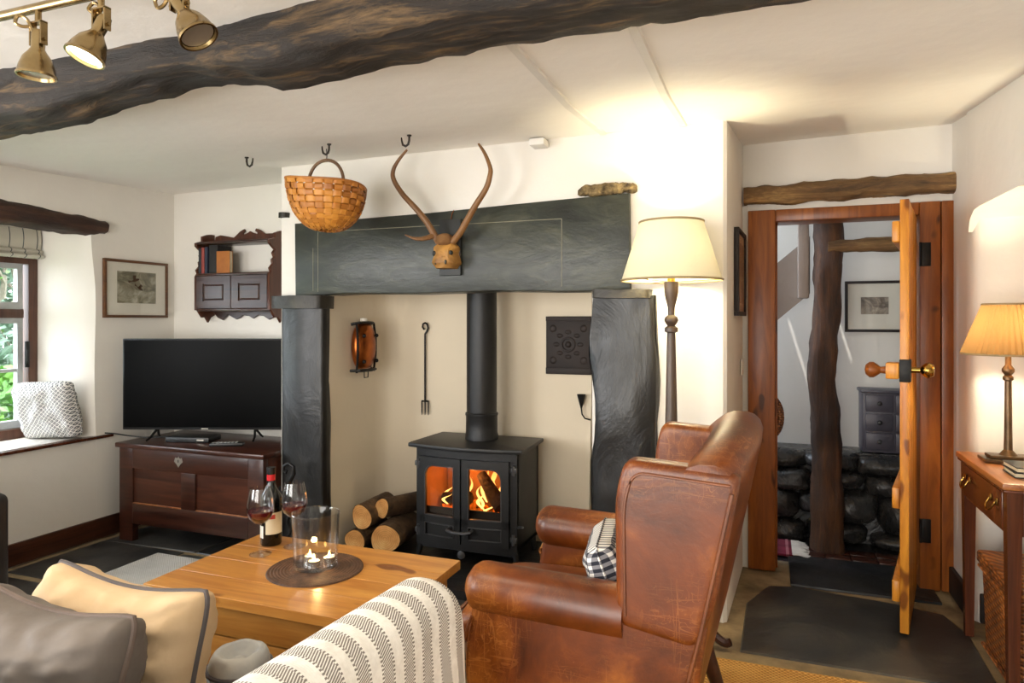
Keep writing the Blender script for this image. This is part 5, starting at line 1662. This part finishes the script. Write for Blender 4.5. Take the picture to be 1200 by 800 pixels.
# throw over the sofa's right arm
tw = thing('throw_blanket', 'cream throw with grey woven stripes draped over sofa arm', 'throw', (-0.735, 0.96, 0.0), -0.09)
Y0, Y1 = -0.42, 0.435
def tcloth(u, v, off=0.0):
    # u across the arm (0 inner side .. 1 outer hem), v along it
    yy = Y0 + (Y1 - Y0) * v
    end = max(0.0, (v - 0.90) / 0.10)
    drop = 0.085 * (1 - math.sqrt(max(0, 1 - end * end)))
    hwid = 0.077 + off
    top = 0.69 + off
    L1, L2 = 0.10, 0.42           # how far it hangs inside / outside
    arc = PI * hwid * 0.5 * 1.02
    tot = L1 + 2 * arc * 0.98 + L2
    s = u * tot
    if s < L1:
        x, z = -hwid - 0.004, top - hwid - (L1 - s)
    elif s < L1 + 2 * arc * 0.98:
        a = PI * (1 - (s - L1) / (2 * arc * 0.98))
        q = (abs(math.cos(a)) ** 2.3 + abs(math.sin(a)) ** 2.3) ** (-1 / 2.3)
        x, z = hwid * math.cos(a) * q, top - hwid + hwid * math.sin(a) * q
    else:
        q = s - L1 - 2 * arc * 0.98
        x, z = hwid + 0.02 * q / L2 + 0.006 * math.sin(v * 22) * q / L2, top - hwid - q
    z -= drop * (1 if z > 0.4 else 0.6)
    wr = 0.004 * fbm(u * 3, v * 3, 0.3, 1.5)
    x *= (1 - 0.18 * end * end)
    return (x + wr, yy, z + wr)
b = B()
uvf = lambda u, v: (u * 1.0, v * (Y1 - Y0) + 0.012)
b.grid(lambda u, v: tcloth(u, v), 60, 70, uv=uvf)
b.grid(lambda u, v: tcloth(u, v, -0.006), 60, 70, uv=uvf)
# closing strips so the cloth has thickness
for e in (0.0, 1.0):
    b.grid(lambda u, v: tcloth(e, v, -0.006 * u), 2, 70, uv=lambda u, v: (e, v * (Y1 - Y0) + 0.012))
b.grid(lambda u, v: tcloth(u, 1.0, -0.006 * v), 60, 2, uv=lambda u, v: (u, 0.005))
b.out('cloth', 'throw', tw, angle=80)

def scatter(name, label, w, h, t, mat, pip, loc, rot, seed, sag=0.03):
    o = thing(name, label, 'cushion', loc)
    b = B()
    lp = cushion(b, w, h, t, 46, 0.05, sag, t * 0.09, seed)
    b.out('cover', mat, o, angle=80)
    B().tube(lp, 0.006, 7, True).out('piping', pip, o)
    o.rotation_euler = rot
    return o
scatter('velvet_cushion', 'taupe velvet cushion with brown piping against sofa back', 0.44, 0.35, 0.21, 'grey_velvet', 'piping_grey', (-1.33, 0.905, 0.545), (math.radians(-16), math.radians(3), math.radians(2)), 1.0)
scatter('velvet_cushion', 'gold velvet cushion with dark piping behind the taupe one', 0.45, 0.35, 0.19, 'gold_velvet', 'piping_gold', (-1.345, 1.10, 0.52), (math.radians(-12), math.radians(3), math.radians(3)), 6.0)
bc = thing('button_cushion', 'small pale round tufted cushion at the sofa seat front', 'cushion', (-1.165, 1.28, 0.437))
b = B()
b.grid(lambda u, v: ((0.07 * math.sin(PI * u) ** 0.55 * (1 - 0.05 * abs(math.cos(6 * PI * v)) ** 3)) * math.cos(2 * PI * v) + 1e-5, (0.07 * math.sin(PI * u) ** 0.55) * math.sin(2 * PI * v), -0.05 * math.cos(PI * u) * (1 - 0.75 * math.exp(-((u - 1) / 0.12) ** 2) * (u > 0.5)) + 0.004 * math.cos(12 * PI * v) * math.sin(PI * u) ** 2), 24, 48, cv=True)
b.out('cover', 'button_cushion', bc, angle=80)
B().tube([(0.072 * math.cos(a), 0.072 * math.sin(a), 0.0) for a in [2 * PI * k / 40 for k in range(40)]], 0.005, 6, True).out('piping', 'piping_gold', bc)
B().ball((0, 0, 0.016), (0.014, 0.014, 0.006), 12).out('button', 'button_cushion', bc)

# ================================================================ wingback armchair
AC = thing('wingback_armchair', 'worn brown leather wingback armchair facing the coffee table', 'armchair', (-0.42, 1.93, 0.0))
ax = 0.42          # local x = X + ax
HB = 0.345
def xb(z): return -0.012 + 0.21 * (z - 0.95) - 0.035 * max(0, 0.55 - z)   # world X of the outer back at height z
b = B()
def back(u, v):
    yv = -1 + 2 * u
    zt = 1.0 - 0.075 * abs(yv) ** 2.2
    # loop v: up the outside, over the roll, down the inside
    cur = -0.045 * abs(yv) ** 2.5
    if v < 0.40:
        z = 0.24 + (zt - 0.06 - 0.24) * v / 0.40
        x = xb(z) + cur
    elif v < 0.62:
        a = PI * (v - 0.40) / 0.22
        x = xb(zt - 0.06) + cur - 0.065 * (1 - math.cos(a)) - 0.0
        z = zt - 0.06 + 0.06 * math.sin(a)
        x += 0.018 * math.sin(a) * (1 if a < PI / 2 else 0.4)
    else:
        t = (v - 0.62) / 0.38
        z = zt - 0.06 + (0.36 - zt + 0.06) * t
        x = xb(z) - 0.13 - 0.05 * math.sin(PI * t) * (1 - yv * yv * 0.6) + cur * 0.3
    return (x + ax, yv * (HB - 0.006), z)
b.grid(back, 24, 40, cv=True, caps=True)
b.out('backrest', 'leather', AC, angle=60)
# piping down both edges of the back
for yv in (0.0, 1.0):
    B().tube([Vector(back(yv, 0.40 * k / 16)) + Vector((0.0, (-0.009 if yv == 0 else 0.009), 0)) for k in range(17)], 0.005, 6).out('back_piping', 'leather_seam', AC)

def rounded(poly, n=5):
    """corner-cut a 2D outline given as (x, z, radius)"""
    out = []
    m = len(poly)
    for i in range(m):
        p = Vector(poly[i][:2]); r = poly[i][2]
        a = Vector(poly[i - 1][:2]); c = Vector(poly[(i + 1) % m][:2])
        if r <= 0: out.append(tuple(p)); continue
        d1, d2 = (a - p).normalized(), (c - p).normalized()
        s, e = p + d1 * r, p + d2 * r
        for k in range(n + 1):
            t = k / n
            out.append(tuple((1 - t) ** 2 * s + 2 * t * (1 - t) * p + t * t * e))
    return out
wing = rounded([(-0.335, 0.53, 0.03), (-0.340, 0.84, 0.05), (-0.315, 0.925, 0.030), (-0.052, 0.908, 0.03), (-0.105, 0.62, 0.05), (-0.15, 0.50, 0.03)], 7)
for sy in (-1, 1):
    y0, y1 = sorted((sy * HB, sy * (HB - 0.075)))
    w_ = B().puff([(x + ax, z) for x, z in wing], y0, y1, 0.022, 5).out('wing', 'leather', AC, angle=60)
    B().tube([(x + ax + (0.012 if False else 0), sy * (HB + 0.001), z) for x, z in rounded([(-0.312, 0.56, 0), (-0.316, 0.83, 0.05), (-0.292, 0.897, 0.03), (-0.078, 0.882, 0.0)], 6)], 0.0035, 6).out('wing_seam', 'leather_seam', AC)
    # side panel under the arm
    side_ = rounded([(-0.70, 0.20, 0.03), (-0.735, 0.36, 0.08), (-0.70, 0.57, 0.05), (-0.125, 0.57, 0.03), (-0.175, 0.20, 0.03)], 6)
    y0, y1 = sorted((sy * (HB - 0.005), sy * (HB - 0.095)))
    B().puff([(x + ax, z) for x, z in side_], y0, y1, 0.016, 4).out('side_panel', 'leather', AC, angle=60)
    # rolled arm
    D = [(-0.705, 0.56), (-0.70, 0.56), (-0.66, 0.562), (-0.58, 0.562), (-0.5, 0.56), (-0.4, 0.556), (-0.33, 0.552), (-0.25, 0.55)]
    b = B()
    def arm(u, v):
        a = 2 * PI * v
        x = -0.735 + 0.415 * u
        k = min(1, 0.35 + 3.2 * math.sqrt(max(0, u))) if u < 0.05 else 1
        k = [0.45, 0.8, 0.95, 1][min(3, round(u * 27))] if u < 0.11 else 1
        return (x + ax, sy * (0.287) + 0.068 * k * math.cos(a), 0.556 + 0.066 * k * math.sin(a) - 0.012 * u)
    b.grid(arm, 28, 24, cv=True, caps=True)
    b.out('arm', 'leather', AC, angle=60)
    B().tube([(x + ax - 0.004, sy * (HB - 0.0), z) for x, z in rounded([(-0.70, 0.50, 0.0), (-0.715, 0.46, 0.03), (-0.738, 0.37, 0.06), (-0.71, 0.24, 0.0)], 6)], 0.004, 6).out('arm_piping', 'leather_seam', AC)
B().box(-0.72 + ax, -0.2 + ax, -0.26, 0.26, 0.20, 0.335, 0.02, 3).out('seat_frame', 'leather', AC)
b = B()
def seatc(u, v):
    a = 2 * PI * v
    q = (abs(math.cos(a)) ** 4 + abs(math.sin(a)) ** 4) ** (-1 / 4)
    e = min(1, (1 - abs(2 * u - 1) ** 8) ** 0.4 + 0.02)
    return (-0.82 + 0.56 * u + ax, 0.218 * math.cos(a) * q, 0.40 + (0.065 * e + 0.012 * math.sin(PI * u)) * math.sin(a) * q)
b.grid(seatc, 26, 28, cv=True, caps=True)
b.out('seat_cushion', 'leather', AC, angle=70)
B().tube([(-0.815 + ax, -0.2 + 0.4 * k / 10, 0.435) for k in range(11)], 0.005, 6).out('cushion_piping', 'leather_seam', AC)
for sy in (-1, 1):
    B().tube([(-0.68 + ax, sy * 0.28, 0.22), (-0.685 + ax, sy * 0.285, 0.10), (-0.68 + ax, sy * 0.285, 0.010)], [0.028, 0.022, 0.016], 10).out('front_leg', 'chest', AC)
    B().tube([(-0.20 + ax, sy * 0.29, 0.26), (-0.165 + ax, sy * 0.295, 0.16), (-0.135 + ax, sy * 0.30, 0.07), (-0.10 + ax, sy * 0.30, 0.010)], [0.028, 0.024, 0.019, 0.016], 10).out('rear_leg', 'chest', AC)
gc = thing('gingham_cushion', 'black and white gingham cushion on the armchair seat', 'cushion', (-0.385, 1.84, 0.555))
b = B()
lp = cushion(b, 0.32, 0.26, 0.12, 22, 0.05, 0.0, 0.008, 2)
b.out('cover', 'gingham', gc, angle=80)
B().tube(lp, 0.003, 5, True).out('seam', 'gingham', gc)
gc.rotation_euler = (math.radians(20), 0, math.radians(-82))

# ================================================================ console side
cn = thing('console_table', 'narrow mahogany console table standing in the niche', 'console table', (0.90, 2.90, 0))
cy0, cy1, cx0, cx1 = -0.265, 0.30, -0.175, 0.20
B().box(cx0 - 0.015, cx1, cy0 - 0.012, cy1 + 0.015, 0.700, 0.722, 0.005).out('table_top', 'console_top', cn)
B().box(cx0 - 0.01, cx1, cy0 - 0.008, cy1 + 0.01, 0.690, 0.6995, 0.003).out('moulding', 'console', cn)
B().box(cx0 + 0.006, cx1 - 0.006, cy0 + 0.006, cy1 - 0.006, 0.55, 0.689).out('apron', 'console', cn, smooth=False)
dr = B().box(cx0 - 0.002, cx0 + 0.02, cy0 + 0.045, cy1 - 0.045, 0.562, 0.682, 0.003).out('drawer', 'console', cn)
for yy in (cy0 + 0.12, cy1 - 0.12):
    b = B().tube(dense([(cx0 - 0.008, yy - 0.032, 0.640), (cx0 - 0.022, yy - 0.028, 0.615), (cx0 - 0.026, yy, 0.603), (cx0 - 0.022, yy + 0.028, 0.615), (cx0 - 0.008, yy + 0.032, 0.640)]), 0.0035, 6)
    for q in (-0.032, 0.032): b.ball((cx0 - 0.006, yy + q, 0.64), (0.005, 0.012, 0.014), 8)
    b.out('drop_handle', 'brass', dr)
for x in (cx0 + 0.022, cx1 - 0.022):
    for yy in (cy0 + 0.022, cy1 - 0.022):
        b = B().prism([(-0.022, -0.022), (0.022, -0.022), (0.022, 0.022), (-0.022, 0.022)], 'z', 0.0, 0.689)
        b.map(lambda X_, Y_, Z_: (X_ * (0.65 + 0.35 * Z_ / 0.69), Y_ * (0.65 + 0.35 * Z_ / 0.69), Z_))
        b.out('leg', 'console', cn, loc=(x, yy, 0), smooth=False)
for k, (dx, w, c1, c2, lab) in enumerate(((0, 0, '#2a2b2c', '#3a3b3c', 'dark grey book at the bottom of the console pile'), (0.008, -0.02, '#16181a', '#242628', 'black book on top of the console pile'))):
    t = thing('book', lab, 'book', (0.872, 2.79, 0.7225 + 0.0185 * k), 0.06 * k - 0.03, 'books piled on the console')
    mm = noisy('console_book', c1, c2, 10, 0.45, bump=0.05)
    B().box(-0.10, 0.10, -0.07, 0.07, 0.0, 0.003, 0.001, 1).out('cover', mm, t)
    B().box(-0.10, 0.10, -0.07, 0.07, 0.015, 0.018, 0.001, 1).out('cover', mm, t)
    B().box(-0.095, 0.095, -0.066, 0.066, 0.0032, 0.0148).out('page_block', 'label_cream', t, smooth=False)
wk = thing('wicker_hamper', 'lidded wicker hamper standing under the console table', 'basket', (0.88, 2.885, 0.001))
b = B().box(-0.11, 0.11, -0.215, 0.215, 0.0, 0.315, 0.012, 2)
b.map(lambda X_, Y_, Z_: (X_ * (0.9 + 0.1 * Z_ / 0.315), Y_ * (0.95 + 0.05 * Z_ / 0.315), Z_))
b.out('woven_body', 'wicker', wk)
B().box(-0.125, 0.12, -0.228, 0.228, 0.3155, 0.365, 0.014, 3).out('lid', 'wicker', wk)
for z, q in ((0.008, 0.105), (0.308, 0.117)): B().tube([(-q, -0.21, z), (-q, 0.21, z)], 0.008, 6).out('edge_cane', 'wicker', wk)
tag(B().tube(dense([(1.06, 3.05, 0.715), (1.10, 3.08, 0.62), (1.04, 2.98, 0.50), (1.0, 2.9, 0.42), (1.02, 2.86, 0.375)]), 0.004, 6).out('lamp_cord', 'cord'), 'black lamp cord hanging behind the console drawer', 'cord')

# small picture and light switch on the side of the chimney breast
sp_ang = math.atan2(YD - YF, -0.115 + 0.16)
framed('side_picture', 'narrow brown framed picture on the chimney breast side', 0.34, 0.40, 0.02, 'dark_wood', 0.022, (-0.133, 3.40, 1.47), sp_ang, (-0.11, 0.11, -0.14, 0.14), print_mat('print_sepia', [(0.3, '#5a4630'), (0.6, '#a08358'), (0.8, '#c8ad80')], 9), mount=noisy('sepia_mount', '#b2946a', '#c4a57a', 3, 0.8, bump=0))
sw_ = thing('light_switch', 'small white light switch beside the door frame', 'light switch', (-0.124, 3.55, 1.02), sp_ang)
B().box(-0.04, 0.04, -0.008, -0.001, -0.04, 0.04, 0.003).out('plate', 'white_paint', sw_)
B().box(-0.01, 0.01, -0.012, -0.008, -0.016, 0.016, 0.002).out('rocker', 'white_paint', sw_)

# ================================================================ garden outside
gd = structure(B().box(-16, XL - 0.47, -6, 16, -0.4, -0.2).out('ground_garden', 'lawn', smooth=False), 'garden ground beyond the window', 'ground')
def bush(name, label, loc, rx, ry, rz, n, mat, seed, leaf=0.06):
    t = thing(name, label, 'shrub', loc)
    random.seed(seed)
    b = B()
    for i in range(n):
        v = Vector((random.gauss(0, 1), random.gauss(0, 1), random.gauss(0, 1))).normalized() * random.uniform(0.72, 1.0)
        c = Vector((v.x * rx, v.y * ry, rz + v.z * rz))
        a = Vector((random.gauss(0, 1), random.gauss(0, 1), random.gauss(0, 1))).normalized()
        d = a.orthogonal().normalized()
        s = leaf * random.uniform(0.6, 1.2)
        e = a.cross(d)
        q = [b.bm.verts.new(c + p) for p in (a * s, d * s * 0.5 + e * s * .1, -a * s, -d * s * 0.5 + e * s * .1)]
        b.bm.faces.new(q)
    b.out('foliage', mat, t, smooth=False, kind='stuff', recalc=False)
    b = B()
    for k in range(5):
        a = 2 * PI * k / 5
        b.tube([(0.03 * math.cos(a), 0.03 * math.sin(a), 0), (rx * .4 * math.cos(a), ry * .4 * math.sin(a), rz * 0.9), (rx * .7 * math.cos(a), ry * .7 * math.sin(a), rz * 1.5)], [0.025, 0.015, 0.006], 6)
    b.out('stem', 'bark_green', t)
    return t
bush('garden_shrub', 'bright green clipped shrub just outside the window', (-6.3, 4.05, -0.2), 0.95, 0.75, 0.52, 2600, 'leaf_a', 1)
bush('garden_shrub', 'blue-green loose shrub behind the bright clipped one', (-8.6, 6.2, -0.2), 1.6, 1.4, 0.9, 3000, 'leaf_b', 2, 0.08)
bush('garden_shrub', 'green shrub towards the near side of the window', (-6.2, 2.1, -0.2), 0.9, 0.8, 0.6, 2400, 'leaf_a', 3)
def tree(label, loc, h, seed, leaves, mat):
    t = thing('garden_tree', label, 'tree', loc)
    random.seed(seed)
    b = B(); tips = []
    def grow(p, d, L, r, lv):
        q = p + d * L
        m_ = p + d * L * 0.5 + Vector((random.uniform(-.1, .1), random.uniform(-.1, .1), 0)) * L * .6
        b.tube([p, m_, q], [r, r * .85, r * .65], 6)
        if lv == 0: tips.append(q); return
        for k in range(3 if lv > 1 else 4):
            nd = (d + Vector((random.uniform(-.9, .9), random.uniform(-.9, .9), random.uniform(-.15, .5)))).normalized()
            grow(q, nd, L * random.uniform(.6, .8), r * .6, lv - 1)
        tips.append(q)
    grow(Vector((0, 0, 0)), Vector((0.05, 0, 1)), h * 0.36, 0.09, 4)
    b.out('branches', 'bark_green', t)
    b = B()
    for i in range(leaves):
        c = random.choice(tips) + Vector((random.gauss(0, .2), random.gauss(0, .2), random.gauss(0, .2)))
        a = Vector((random.gauss(0, 1), random.gauss(0, 1), random.gauss(0, 1))).normalized()
        d = a.orthogonal().normalized() * 0.5
        s = random.uniform(.03, .06)
        b.bm.faces.new([b.bm.verts.new(c + p * s) for p in (a, d, -a, -d)])
    b.out('foliage', mat, t, smooth=False, kind='stuff', recalc=False)
tree('bare spreading tree outside with few green leaves', (-9.0, 5.4, -0.2), 3.6, 4, 1500, 'leaf_a')
tree('further spreading tree outside with sparse blue-green leaves', (-11.5, 8.3, -0.2), 5.0, 9, 2200, 'leaf_b')
tree('leafy tree outside towards the near window side', (-8.5, 2.6, -0.2), 3.8, 14, 1800, 'leaf_b')
tree('dense blue-green tree filling the far garden', (-10.5, 6.6, -0.2), 3.2, 21, 5200, 'leaf_b')
bush('garden_shrub', 'tall dull green hedge at the far end of the garden', (-13.5, 9.5, -0.2), 3.2, 2.6, 1.5, 5200, 'leaf_b', 31, 0.12)
